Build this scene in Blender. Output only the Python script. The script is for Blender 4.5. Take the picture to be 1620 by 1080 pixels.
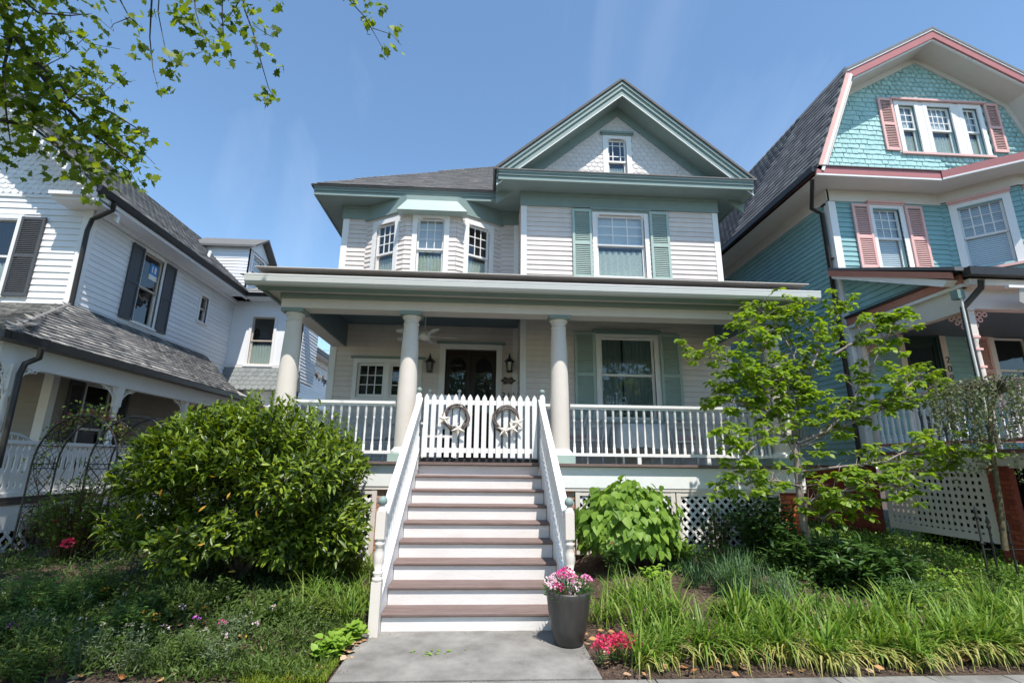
import bpy, math, random
import numpy as np
from mathutils import Vector, Matrix
random.seed(7); rng = np.random.default_rng(11)
for o in list(bpy.data.objects): bpy.data.objects.remove(o)
SC = bpy.context.scene; COL = SC.collection
# ---------------------------------------------------------------- camera, light, exposure
F_PX, PITCH, YAW, ROLL = 771.07, .2441, .0558, .0114
CAM = Vector((.0505, -7.9934, 1.7119))
fw = Vector((math.sin(YAW)*math.cos(PITCH), math.cos(YAW)*math.cos(PITCH), math.sin(PITCH)))
r0 = Vector((math.cos(YAW), -math.sin(YAW), 0)); u0 = r0.cross(fw)
rt = math.cos(ROLL)*r0 + math.sin(ROLL)*u0; up = -math.sin(ROLL)*r0 + math.cos(ROLL)*u0
cd = bpy.data.cameras.new('camera'); cam = bpy.data.objects.new('camera', cd); COL.objects.link(cam)
cd.sensor_width = 36; cd.lens = F_PX/1620*36; cd.clip_start = .05; cd.clip_end = 3000
cam.matrix_world = Matrix(((rt.x, up.x, -fw.x, CAM.x), (rt.y, up.y, -fw.y, CAM.y), (rt.z, up.z, -fw.z, CAM.z), (0, 0, 0, 1)))
SC.camera = cam
def P(px, py, Y=None, X=None, Z=None):        # survey helper: a pixel of the photo meets a plane of the place
    d = fw*F_PX + rt*(px-810) + up*(540-py)
    t = (Y-CAM.y)/d.y if Y is not None else (X-CAM.x)/d.x if X is not None else (Z-CAM.z)/d.z
    return CAM + d*t
SUN = Vector((.27, -1, 1.98)).normalized()
ld = bpy.data.lights.new('sun', 'SUN'); ld.energy = 4.3; ld.angle = math.radians(.5); ld.color = (1, .94, .85)
sun = bpy.data.objects.new('sun', ld); COL.objects.link(sun); sun.rotation_euler = SUN.to_track_quat('Z', 'Y').to_euler()
W = bpy.data.worlds.new('World'); SC.world = W; W.use_nodes = True
wn = W.node_tree.nodes; wl = W.node_tree.links; wn.clear()
sky = wn.new('ShaderNodeTexSky'); sky.sky_type = 'NISHITA'; sky.sun_disc = False
sky.sun_elevation = math.asin(SUN.z); sky.sun_rotation = math.atan2(SUN.x, SUN.y); sky.air_density = 1.0; sky.dust_density = 0; sky.ozone_density = 1.4
tc = wn.new('ShaderNodeTexCoord'); mp = wn.new('ShaderNodeMapping'); mp.inputs['Scale'].default_value = (3.2, 1.1, 1.6); mp.inputs['Rotation'].default_value = (.2, .5, .7); mp.inputs['Location'].default_value = (4.3, .6, 2.1)
nz = wn.new('ShaderNodeTexNoise'); nz.inputs['Scale'].default_value = 1.1; nz.inputs['Detail'].default_value = 7; nz.inputs['Roughness'].default_value = .55; nz.inputs['Distortion'].default_value = .9
cr = wn.new('ShaderNodeValToRGB'); cr.color_ramp.elements[0].position = .55; cr.color_ramp.elements[1].position = .95
cr.color_ramp.elements[0].color = (0, 0, 0, 1); cr.color_ramp.elements[1].color = (.13, .13, .13, 1)
mx = wn.new('ShaderNodeMixRGB'); mx.inputs[2].default_value = (7.5, 7.8, 8.2, 1)
bg = wn.new('ShaderNodeBackground'); bg.inputs[1].default_value = .15; wo = wn.new('ShaderNodeOutputWorld')
wl.new(tc.outputs['Generated'], mp.inputs[0]); wl.new(mp.outputs[0], nz.inputs[0]); wl.new(nz.outputs[0], cr.inputs[0])
wl.new(cr.outputs[0], mx.inputs[0]); tn = wn.new('ShaderNodeVectorMath'); tn.operation = 'MULTIPLY'; tn.inputs[1].default_value = (.93, 1.04, 1.05); wl.new(sky.outputs[0], tn.inputs[0]); wl.new(tn.outputs[0], mx.inputs[1]); wl.new(mx.outputs[0], bg.inputs[0]); wl.new(bg.outputs[0], wo.inputs[0])
SC.view_settings.view_transform = 'Standard'; SC.view_settings.look = 'None'; SC.view_settings.gamma = 1; SC.view_settings.exposure = .62
SC.view_settings.use_curve_mapping = False
SC.render.engine = 'CYCLES'
# ---------------------------------------------------------------- materials
MATS = {}
def mat(name, col, rough=.6, var=.12, scale=6, bump=.0, bscale=60, spec=.3, metal=0, col2=None, stretch=None):
    if name in MATS: return MATS[name]
    m = bpy.data.materials.new(name); m.use_nodes = True; n = m.node_tree.nodes; l = m.node_tree.links
    b = n['Principled BSDF']; b.inputs['Roughness'].default_value = rough; b.inputs['Metallic'].default_value = metal
    b.inputs['Specular IOR Level'].default_value = spec
    t = n.new('ShaderNodeTexCoord'); mpp = n.new('ShaderNodeMapping'); l.new(t.outputs['Object'], mpp.inputs[0])
    if stretch: mpp.inputs['Scale'].default_value = stretch
    z = n.new('ShaderNodeTexNoise'); z.inputs['Scale'].default_value = scale; z.inputs['Detail'].default_value = 6; z.inputs['Roughness'].default_value = .65
    l.new(mpp.outputs[0], z.inputs[0])
    r = n.new('ShaderNodeValToRGB'); r.color_ramp.elements[0].position = .3; r.color_ramp.elements[1].position = .72
    c2 = col2 or tuple(min(1, c*(1+var)) for c in col); c1 = col if col2 else tuple(c*(1-var) for c in col)
    r.color_ramp.elements[0].color = (*c1, 1); r.color_ramp.elements[1].color = (*c2, 1)
    l.new(z.outputs[0], r.inputs[0]); l.new(r.outputs[0], b.inputs['Base Color'])
    if bump:
        z2 = n.new('ShaderNodeTexNoise'); z2.inputs['Scale'].default_value = bscale; z2.inputs['Detail'].default_value = 4; l.new(mpp.outputs[0], z2.inputs[0])
        bp = n.new('ShaderNodeBump'); bp.inputs['Strength'].default_value = bump; bp.inputs['Distance'].default_value = .02
        l.new(z2.outputs[0], bp.inputs['Height']); l.new(bp.outputs[0], b.inputs['Normal'])
    MATS[name] = m; return m
def per_board(m, lo=.94, hi=1.03):       # each painted board differs a little from its neighbour
    n = m.node_tree.nodes; l = m.node_tree.links; b = n['Principled BSDF']; src = b.inputs['Base Color'].links[0].from_socket
    oi = n.new('ShaderNodeObjectInfo'); r = n.new('ShaderNodeMapRange'); r.inputs[3].default_value = lo; r.inputs[4].default_value = hi; l.new(oi.outputs['Random'], r.inputs[0])
    v = n.new('ShaderNodeVectorMath'); v.operation = 'SCALE'; l.new(src, v.inputs[0]); l.new(r.outputs[0], v.inputs['Scale']); l.new(v.outputs[0], b.inputs['Base Color'])
def rnd_node(n, l):
    g = n.new('ShaderNodeNewGeometry'); oi = n.new('ShaderNodeObjectInfo'); a = n.new('ShaderNodeMath'); a.operation = 'ADD'
    f = n.new('ShaderNodeMath'); f.operation = 'FRACT'
    l.new(g.outputs['Random Per Island'], a.inputs[0]); l.new(oi.outputs['Random'], a.inputs[1]); l.new(a.outputs[0], f.inputs[0]); return f
def piece(name, cols, rough=.8, bump=.25, bscale=80, spec=.2, nscale=9):      # pieces whose colour differs from one to the next
    if name in MATS: return MATS[name]
    m = bpy.data.materials.new(name); m.use_nodes = True; n = m.node_tree.nodes; l = m.node_tree.links
    b = n['Principled BSDF']; b.inputs['Roughness'].default_value = rough; b.inputs['Specular IOR Level'].default_value = spec
    f = rnd_node(n, l); r = n.new('ShaderNodeValToRGB'); el = r.color_ramp.elements
    while len(el) < len(cols): el.new(.5)
    for i, c in enumerate(cols): el[i].position = i/(len(cols)-1); el[i].color = (*c, 1)
    l.new(f.outputs[0], r.inputs[0])
    t = n.new('ShaderNodeTexCoord'); z = n.new('ShaderNodeTexNoise'); z.inputs['Scale'].default_value = nscale; z.inputs['Detail'].default_value = 5
    l.new(t.outputs['Object'], z.inputs[0]); q = n.new('ShaderNodeMapRange'); q.inputs[3].default_value = .78; q.inputs[4].default_value = 1.2
    l.new(z.outputs[0], q.inputs[0]); v = n.new('ShaderNodeVectorMath'); v.operation = 'SCALE'
    l.new(r.outputs[0], v.inputs[0]); l.new(q.outputs[0], v.inputs['Scale']); l.new(v.outputs[0], b.inputs['Base Color'])
    if bump:
        z2 = n.new('ShaderNodeTexNoise'); z2.inputs['Scale'].default_value = bscale; l.new(t.outputs['Object'], z2.inputs[0])
        bp = n.new('ShaderNodeBump'); bp.inputs['Strength'].default_value = bump; bp.inputs['Distance'].default_value = .01
        l.new(z2.outputs[0], bp.inputs['Height']); l.new(bp.outputs[0], b.inputs['Normal'])
    MATS[name] = m; return m
def leafmat(name, cols, rough=.45, trans=.35, spec=.4, tint=(1.25, 1.35, .6)):
    m = bpy.data.materials.new(name); m.use_nodes = True; n = m.node_tree.nodes; l = m.node_tree.links
    b = n['Principled BSDF']; b.inputs['Roughness'].default_value = rough; b.inputs['Specular IOR Level'].default_value = spec
    f = rnd_node(n, l); r = n.new('ShaderNodeValToRGB'); el = r.color_ramp.elements
    while len(el) < len(cols): el.new(.5)
    for i, c in enumerate(cols): el[i].position = i/(len(cols)-1); el[i].color = (*c, 1)
    l.new(f.outputs[0], r.inputs[0]); l.new(r.outputs[0], b.inputs['Base Color'])
    if trans:
        t = n.new('ShaderNodeBsdfTranslucent'); v = n.new('ShaderNodeVectorMath'); v.operation = 'MULTIPLY'; v.inputs[1].default_value = tint
        l.new(r.outputs[0], v.inputs[0]); l.new(v.outputs[0], t.inputs[0]); x = n.new('ShaderNodeMixShader'); x.inputs[0].default_value = trans
        l.new(b.outputs[0], x.inputs[1]); l.new(t.outputs[0], x.inputs[2]); l.new(x.outputs[0], n['Material Output'].inputs[0])
    MATS[name] = m; return m
def glassmat(name, tint=(.92, .95, .94), refl=.35, ripple=.02):
    m = bpy.data.materials.new(name); m.use_nodes = True; n = m.node_tree.nodes; l = m.node_tree.links; n.remove(n['Principled BSDF'])
    g = n.new('ShaderNodeBsdfGlossy'); g.inputs['Roughness'].default_value = .03; t = n.new('ShaderNodeBsdfTransparent'); t.inputs[0].default_value = (*tint, 1)
    lw = n.new('ShaderNodeLayerWeight'); fr = n.new('ShaderNodeMath'); fr.operation = 'POWER'; fr.inputs[1].default_value = 4; l.new(lw.outputs['Facing'], fr.inputs[0]); a = n.new('ShaderNodeMath'); a.operation = 'MULTIPLY_ADD'; a.inputs[1].default_value = .9; a.inputs[2].default_value = .07+refl*.12
    c = n.new('ShaderNodeClamp'); x = n.new('ShaderNodeMixShader'); l.new(fr.outputs[0], a.inputs[0]); l.new(a.outputs[0], c.inputs[0]); l.new(c.outputs[0], x.inputs[0])
    l.new(t.outputs[0], x.inputs[1]); l.new(g.outputs[0], x.inputs[2]); l.new(x.outputs[0], n['Material Output'].inputs[0])
    tc_ = n.new('ShaderNodeTexCoord'); z = n.new('ShaderNodeTexNoise'); z.inputs['Scale'].default_value = 2.5; l.new(tc_.outputs['Object'], z.inputs[0])
    bp = n.new('ShaderNodeBump'); bp.inputs['Strength'].default_value = .25; bp.inputs['Distance'].default_value = ripple; l.new(z.outputs[0], bp.inputs['Height']); l.new(bp.outputs[0], g.inputs['Normal'])
    MATS[name] = m; return m
SIDING = mat('cream_siding', (.71, .64, .60), .55, .08, 2.5, .08, 25, stretch=(1, 1, .4))
TRIM = mat('white_trim', (.80, .79, .78), .45, .03, 3, .05, 30)
CREAM = mat('cream_paint', (.68, .625, .575), .5, .04, 3, .04, 20)
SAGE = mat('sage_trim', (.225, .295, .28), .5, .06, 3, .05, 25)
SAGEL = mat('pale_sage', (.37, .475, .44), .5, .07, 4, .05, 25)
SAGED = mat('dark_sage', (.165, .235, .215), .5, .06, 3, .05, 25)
CEIL = mat('slate_blue_ceiling', (.16, .215, .245), .6, .06, 3)
DECK = mat('mauve_tread', (.15, .10, .09), .65, .0, 3, .3, 60, stretch=(1, 9, 9), col2=(.24, .18, .165))
GREYD = mat('grey_deck', (.12, .13, .14), .6, .1, 4)
TEAL = mat('teal_siding', (.25, .44, .455), .6, .1, 3, .08, 25)
PINK = mat('pink_paint', (.74, .45, .42), .5, .05, 4, .04, 30)
MAUVE = mat('mauve_fascia', (.42, .17, .17), .5, .06, 4)
SALMON = mat('salmon_fascia', (.45, .19, .14), .5, .06, 4)
WHITE = mat('white_siding', (.78, .79, .81), .5, .035, 2.2, .06, 25)
BLACK = mat('black_metal', (.022, .022, .024), .35, .2, 8, spec=.5)
BRONZE = mat('dark_gutter', (.028, .025, .024), .4, .2, 5, spec=.4)
CHAR = mat('charcoal_shutter', (.075, .08, .09), .5, .1, 5)
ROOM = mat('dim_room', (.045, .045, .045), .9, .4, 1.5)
CURT = mat('lace_curtain', (.34, .40, .37), .9, .32, 14, stretch=(6, 6, 1.2))
BLIND = mat('window_blind', (.58, .64, .68), .7, .04, 3)
ROOFG = piece('grey_shingle', [(.12, .115, .115), (.19, .18, .175), (.15, .148, .15), (.235, .225, .215)])
ROOFD = piece('dark_shingle', [(.085, .085, .09), (.15, .15, .155), (.11, .11, .115), (.2, .2, .2)])
ROOFL = piece('slate_shingle', [(.07, .075, .08), (.22, .21, .205), (.12, .125, .13), (.34, .33, .31)])
SCALE = piece('cream_scale', [(.64, .60, .58), (.72, .67, .645), (.68, .63, .61)], .6, .1)
WSCALE = piece('white_scale', [(.70, .71, .72), (.78, .78, .79)], .6, .1)
GSCALE = piece('grey_scale', [(.19, .21, .215), (.25, .27, .27), (.22, .24, .24)], .7, .1)
TSH = piece('teal_shingle', [(.32, .53, .53), (.42, .63, .63), (.35, .56, .56), (.39, .60, .595)], .7, .3, 40)
BRICK = piece('pale_red_brick', [(.42, .20, .13), (.52, .28, .19), (.36, .17, .12), (.55, .33, .25)])
RBRICK = piece('deep_red_brick', [(.25, .055, .035), (.33, .08, .045), (.20, .045, .03)])
OBRICK = piece('orange_brick', [(.60, .14, .06), (.68, .18, .08), (.52, .12, .06)])
MORTAR = mat('mortar', (.55, .52, .48), .9, .1, 20, .3)
RMORT = mat('red_mortar', (.22, .06, .04), .9, .1, 20, .3)
CONC = mat('concrete', (.15, .143, .133), .85, .0, 2.6, .35, 90, col2=(.31, .30, .28))
SOIL = mat('mulch_soil', (.045, .03, .022), .95, .0, 18, .8, 60, col2=(.13, .09, .07))
DOORM = mat('dark_wood_door', (.018, .010, .008), .4, .2, 5, stretch=(8, 8, 1))
DGREEN = mat('dark_green_door', (.012, .03, .03), .45, .2, 5)
POT = mat('charcoal_ceramic', (.05, .048, .045), .38, .25, 4, .15, 30, spec=.5, stretch=(6, 6, 1))
TWIG = piece('grapevine_twig', [(.12, .10, .09), (.24, .21, .195), (.17, .145, .13)], .9)
STAR = mat('starfish_shell', (.80, .73, .64), .8, .08, 40, .4, 200)
BARK = mat('grey_bark', (.16, .13, .115), .9, .0, 20, .6, 50, col2=(.33, .29, .27), stretch=(1, 1, .3))
DBARK = mat('dark_bark', (.05, .04, .035), .9, .0, 15, .6, 40, col2=(.12, .10, .085), stretch=(1, 1, .3))
GUTTER = mat('aluminium_gutter', (.62, .63, .61), .4, .03, 3)
VENT = mat('galvanised_vent', (.6, .6, .58), .4, .1, 6)
AWN = mat('awning_canvas', (.16, .34, .36), .8, .1, 4)
CLOTH = mat('pale_cloth', (.62, .66, .70), .8, .1, 10)
CUSH = mat('pink_cushion', (.55, .40, .42), .8, .3, 25)
WICK = mat('white_wicker', (.7, .7, .69), .6, .08, 40, .5, 120)
GLASS = glassmat('window_glass'); GLASSD = glassmat('porch_glass', (.6, .65, .68), .12)
PSHADE = mat('porch_shade_siding', (.33, .305, .27), .6, .05, 3, .06, 25)  # porch shade put into a darker beige for lower walls and ceiling
BLUE = mat('blue_sticker', (.05, .25, .62), .5)
for m_ in (SIDING, WHITE, TEAL, TRIM, DECK): per_board(m_)
# ---------------------------------------------------------------- mesh helpers
LOC = {}
class MB:
    def __init__(s): s.v = []; s.f = []; s.sm = []
    def add(s, v, f, smooth=False):
        b = len(s.v); s.v += [tuple(x) for x in v]; s.f += [tuple(i+b for i in q) for q in f]; s.sm += [smooth]*len(f)
    def hexa(s, p):       # 8 corners: bottom 4 then top 4
        s.add(p, [(3, 2, 1, 0), (4, 5, 6, 7), (0, 1, 5, 4), (1, 2, 6, 5), (2, 3, 7, 6), (3, 0, 4, 7)])
    def box(s, x0, x1, y0, y1, z0, z1):
        s.hexa([(x0, y0, z0), (x1, y0, z0), (x1, y1, z0), (x0, y1, z0), (x0, y0, z1), (x1, y0, z1), (x1, y1, z1), (x0, y1, z1)])
    def fbox(s, F, a, b, z0, z1, d0, d1):
        s.hexa([F(a, z0, d1), F(b, z0, d1), F(b, z0, d0), F(a, z0, d0), F(a, z1, d1), F(b, z1, d1), F(b, z1, d0), F(a, z1, d0)])
    def bar(s, a, b, w, h, upv=(0, 0, 1)):
        a = Vector(a); b = Vector(b); d = (b-a).normalized(); u_ = Vector(upv); x = d.cross(u_).normalized()*w/2; y = x.cross(d).normalized()*h/2
        s.hexa([a-x-y, a+x-y, b+x-y, b-x-y, a-x+y, a+x+y, b+x+y, b-x+y])
    def prism(s, poly, ext):                       # polygon (3-D points) swept by a vector
        n = len(poly); p = [Vector(q) for q in poly]; e = Vector(ext)
        s.add(p+[q+e for q in p], [tuple(range(n-1, -1, -1)), tuple(range(n, 2*n))]+[(i, (i+1) % n, n+(i+1) % n, n+i) for i in range(n)])
    def tube(s, pts, rad, seg=6, caps=True):
        pts = [Vector(p) for p in pts]; n = len(pts)
        if not hasattr(rad, '__len__'): rad = [rad]*n
        vs = []; ref = None
        for i, p in enumerate(pts):
            t = (pts[min(i+1, n-1)]-pts[max(i-1, 0)]).normalized()
            if ref is None: ref = t.orthogonal().normalized()
            x = (ref-t*ref.dot(t)); x = x.normalized() if x.length > 1e-6 else t.orthogonal().normalized(); ref = x; y = t.cross(x)
            for k in range(seg):
                a = 2*math.pi*k/seg; vs.append(p+(x*math.cos(a)+y*math.sin(a))*rad[i])
        fs = [(i*seg+k, i*seg+(k+1) % seg, (i+1)*seg+(k+1) % seg, (i+1)*seg+k) for i in range(n-1) for k in range(seg)]
        s.add(vs, fs, True)
        if caps: s.add(vs[:seg], [tuple(range(seg-1, -1, -1))]); s.add(vs[-seg:], [tuple(range(seg))])
    def lathe(s, c, prof, seg=12, smooth=True):    # prof: (r, z)
        c = Vector(c); n = len(prof); vs = [c+Vector((r*math.cos(2*math.pi*k/seg), r*math.sin(2*math.pi*k/seg), z)) for r, z in prof for k in range(seg)]
        s.add(vs, [(i*seg+k, i*seg+(k+1) % seg, (i+1)*seg+(k+1) % seg, (i+1)*seg+k) for i in range(n-1) for k in range(seg)], smooth)
        s.add(vs[:seg], [tuple(range(seg-1, -1, -1))]); s.add(vs[-seg:], [tuple(range(seg))])
    def ball(s, c, r, seg=10, ring=6):
        s.lathe(c, [(r*math.sin(math.pi*max(.04, min(.96, i/ring))), -r*math.cos(math.pi*i/ring)) for i in range(ring+1)], seg)
    def mesh(s, name, m):
        me = bpy.data.meshes.new(name); me.from_pydata([tuple(v) for v in s.v], [], s.f)
        if any(s.sm): me.polygons.foreach_set('use_smooth', s.sm)
        if m: me.materials.append(m)
        return me
    def build(s, name, m, parent=None, label=None, kind=None): return put(name, s.mesh(name, m), parent, label, kind)
def put(name, me, parent=None, label=None, kind=None, M=None):
    o = bpy.data.objects.new(name, me); COL.objects.link(o)
    if M is not None: o.matrix_basis = M
    if parent is not None:
        o.parent = parent; lp = LOC.get(parent.name)
        if lp is not None: o.matrix_parent_inverse = Matrix.Translation(-lp)
    if label: o['label'] = label
    if kind: o['kind'] = kind
    return o
def thing(name, loc, label, cat, group=None):
    o = bpy.data.objects.new(name, None); COL.objects.link(o); o.empty_display_size = .2; o.location = loc; LOC[o.name] = Vector(loc)
    o['label'] = label; o['category'] = cat
    if group: o['group'] = group
    return o
def tag(o, label, cat, group=None):
    o['label'] = label; o['category'] = cat
    if group: o['group'] = group
    return o
def struct(name, mb, m): o = mb.build(name, m); o['kind'] = 'structure'; return o
def copy_thing(root, off, label, rot=None, scale=None):
    r = root.copy(); COL.objects.link(r); r.location = root.location+Vector(off); r['label'] = label
    if rot is not None: r.rotation_euler = (0, 0, rot)
    if scale: r.scale = (scale,)*3
    for c in root.children:
        k = c.copy(); COL.objects.link(k); k.parent = r
        for g in c.children: q = g.copy(); COL.objects.link(q); q.parent = k
    return r
def frame(O, U, N):
    O = Vector(O); U = Vector(U).normalized(); N = Vector(N).normalized(); Z = Vector((0, 0, 1))
    def f(u, z, d=0): return O+U*u+N*d+Z*z
    f.O, f.U, f.N = O, U, N; return f
def lay(parent, mats, me, name, limit=300):
    """mats (n,4,4) world matrices: the nearest become objects, the others are joined in one part"""
    mats = np.asarray(mats)
    if len(mats) == 0: return
    d = np.linalg.norm(mats[:, :3, 3]-np.array(CAM), axis=1); order = np.argsort(d)
    for i in order[:limit]: put(name, me, parent, M=Matrix(mats[i].tolist()))
    rest = mats[order[limit:]]
    if len(rest):
        v = np.array([tuple(q.co) for q in me.vertices]); nv = len(v); vh = np.c_[v, np.ones(nv)]
        V = np.einsum('nij,vj->nvi', rest, vh)[:, :, :3].reshape(-1, 3)
        faces = [tuple(p.vertices) for p in me.polygons]
        join(name+'s', V, faces, nv, len(rest), me.materials[0], parent, 'stuff')
def join(name, V, faces, nv, n, m, parent=None, kind=None, smooth=False):
    lt = np.array([len(f) for f in faces]); li = np.concatenate([np.array(f) for f in faces])
    LT = np.tile(lt, n); LI = (li[None, :]+np.arange(n)[:, None]*nv).ravel()
    me = bpy.data.meshes.new(name); me.vertices.add(len(V)); me.vertices.foreach_set('co', V.astype(np.float32).ravel())
    me.loops.add(len(LI)); me.loops.foreach_set('vertex_index', LI.astype(np.int32)); me.polygons.add(len(LT))
    me.polygons.foreach_set('loop_start', np.concatenate([[0], np.cumsum(LT)[:-1]]).astype(np.int32))
    try: me.polygons.foreach_set('loop_total', LT.astype(np.int32))
    except Exception: pass
    me.update(calc_edges=True); me.validate()
    if smooth: me.polygons.foreach_set('use_smooth', [True]*len(LT))
    me.materials.append(m); return put(name, me, parent, kind=kind)
def nrm(a): return a/np.maximum(np.linalg.norm(a, axis=-1, keepdims=True), 1e-9)
def bases(pos, axis, normal, size):
    """matrices with Y = axis, Z ~ normal"""
    y = nrm(axis); x = nrm(np.cross(y, normal)); z = np.cross(x, y); M = np.zeros((len(pos), 4, 4)); s = np.asarray(size).reshape(-1, 1)
    M[:, :3, 0] = x*s; M[:, :3, 1] = y*s; M[:, :3, 2] = z*s; M[:, :3, 3] = pos; M[:, 3, 3] = 1; return M
def leafshape(kind):
    if kind == 'oval': v = [(0, 0, 0), (.2, .3, .05), (.22, .6, .04), (0, 1, -.08), (-.22, .6, .04), (-.2, .3, .05), (0, .5, -.02)]; f = [(0, 1, 6), (1, 2, 6), (2, 3, 6), (3, 4, 6), (4, 5, 6), (5, 0, 6)]
    elif kind == 'heart': v = [(0, 0, 0), (.26, .02, .02), (.42, .3, .06), (.3, .65, .02), (0, 1.05, -.14), (-.3, .65, .02), (-.42, .3, .06), (-.26, .02, .02), (0, .45, -.05)]; f = [(0, 1, 2, 8), (8, 2, 3), (8, 3, 4), (8, 4, 5), (8, 5, 6), (8, 6, 7, 0)]
    elif kind == 'maple':
        o = [(0, 0), (.22, -.1), (.3, .15), (.62, .2), (.42, .42), (.5, .7), (.24, .66), (0, 1.05), (-.24, .66), (-.5, .7), (-.42, .42), (-.62, .2), (-.3, .15), (-.22, -.1)]
        v = [(a, b, .06*abs(a)*2-.08*b*b) for a, b in o]+[(0, .35, -.02)]; f = [(i, (i+1) % 14, 14) for i in range(14)]
    elif kind == 'lance': v = [(0, 0, 0), (.11, .35, .02), (0, 1, -.15), (-.11, .35, .02), (0, .4, -.02)]; f = [(0, 1, 4), (1, 2, 4), (2, 3, 4), (3, 0, 4)]
    elif kind == 'narrow': v = [(0, 0, 0), (.13, .3, .04), (.15, .58, .03), (0, 1, -.1), (-.15, .58, .03), (-.13, .3, .04), (0, .5, -.03)]; f = [(0, 1, 6), (1, 2, 6), (2, 3, 6), (3, 4, 6), (4, 5, 6), (5, 0, 6)]
    elif kind == 'small': v = [(0, 0, 0), (.3, .5, .03), (0, 1, 0), (-.3, .5, .03)]; f = [(0, 1, 2), (0, 2, 3)]
    else: v = [(0, 0, 0), (.34, .3, .03), (.36, .6, .03), (0, 1, -.05), (-.36, .6, .03), (-.34, .3, .03)]; f = [(0, 1, 2, 3), (0, 3, 4, 5)]
    return v, f
def leaf_me(kind, m):
    v, f = leafshape(kind); b = MB(); b.add(v, f, True); return b.mesh('leaf', m)
def foliage(parent, pos, axis, normal, size, kind, m, limit=0, name='leaf'):
    me = leaf_me(kind, m); lay(parent, bases(pos, axis, normal, size), me, name, limit)
def blades(name, base, head, length, width, bend, m, parent=None, kind=None, rows=5):
    n = len(base); t = np.linspace(0, 1, rows); h = np.c_[np.cos(head), np.sin(head), np.zeros(n)]; side = np.c_[-np.sin(head), np.cos(head), np.zeros(n)]
    V = np.zeros((n, rows*2, 3)); ang = bend
    for i, tt in enumerate(t):
        hor = length*(np.sin(ang*tt)*tt)*.75; ver = length*tt*np.cos(ang*tt*.75)
        c = base+h*hor[:, None]; c[:, 2] += ver; w = (width*(1-tt**2)*.5+.0008)[:, None]
        V[:, 2*i] = c-side*w; V[:, 2*i+1] = c+side*w
    faces = [(2*i, 2*i+1, 2*i+3, 2*i+2) for i in range(rows-1)]
    return join(name, V.reshape(-1, 3), faces, rows*2, n, m, parent, kind, True)
# ---------------------------------------------------------------- building helpers
def segs(a, b, holes, z0, z1, frac=.3):
    s = [(a, b)]
    for h in holes:
        ov = min(z1, h[3])-max(z0, h[2])
        if ov < frac*(z1-z0): continue
        s = [q for (p0, p1) in s for q in ((p0, min(p1, h[0])), (max(p0, h[1]), p1)) if q[1]-q[0] > .004]
    return s
def wall(F, parent, a, b, z0, z1, holes=(), m=None, pitch=.115, clip=None, boards=True, name='wall_core', thick=.12, board_name='clapboard'):
    zs = sorted({z0, z1} | {h[k] for h in holes for k in (2, 3) if z0 < h[k] < z1} | ({z0+i*pitch for i in range(1, int((z1-z0)/pitch)+1)} if clip else set()))
    mb = MB()
    for p, q in zip(zs[:-1], zs[1:]):
        if q-p < .002: continue
        A, B = (a, b) if not clip else clip((p+q)/2)
        if B-A < .02: continue
        for s, e in segs(A, B, holes, p, q, .5): mb.fbox(F, s, e, p, q, -thick, 0)
    mb.build(name, m, parent)
    if not boards: return
    z = z0
    while z < z1-.02:
        t = min(z+pitch, z1); A, B = (a, b) if not clip else clip(z+.3*pitch)
        if B-A > .1:
            for s, e in segs(A, B, holes, z, t):
                mb = MB(); j = rng.uniform(-.0015, .0015)
                mb.add([F(s, z, 0), F(e, z, 0), F(e, z, .024+j), F(s, z, .024+j), F(s, t-.003, 0), F(e, t-.003, 0), F(e, t-.003, .006), F(s, t-.003, .006)],
                       [(0, 1, 2, 3), (3, 2, 6, 7), (7, 6, 5, 4), (0, 3, 7, 4), (1, 5, 6, 2)]); mb.build(board_name, m, parent)
        z += pitch
def shutter(F, parent, a, b, z0, z1, m, d=.035, mid=.5, louvre=.045, panel=False):
    s = MB(); w = .055
    s.fbox(F, a, a+w, z0, z1, d, d+.035); s.fbox(F, b-w, b, z0, z1, d, d+.035)
    zm = z0+(z1-z0)*mid
    for q in (z0, zm-.035, z1-.07): s.fbox(F, a+w, b-w, q, q+.07, d+.002, d+.033)
    o = s.build('shutter', m, parent); l = MB()
    for lo, hi in ((z0+.07, zm-.035), (zm+.035, z1-.07)):
        if panel: l.fbox(F, a+w, b-w, lo, hi, d+.004, d+.018); continue
        z = lo+.005
        while z < hi-.02:
            l.add([F(a+w, z, d+.03), F(b-w, z, d+.03), F(b-w, z+louvre*.8, d+.004), F(a+w, z+louvre*.8, d+.004), F(a+w, z-.008, d+.026), F(b-w, z-.008, d+.026), F(b-w, z+louvre*.8-.008, d), F(a+w, z+louvre*.8-.008, d)],
                  [(0, 1, 2, 3), (7, 6, 5, 4), (0, 4, 5, 1)]); z += louvre
    l.build('louvres' if not panel else 'panel', m, o, kind=None if panel else 'stuff'); return o
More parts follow.
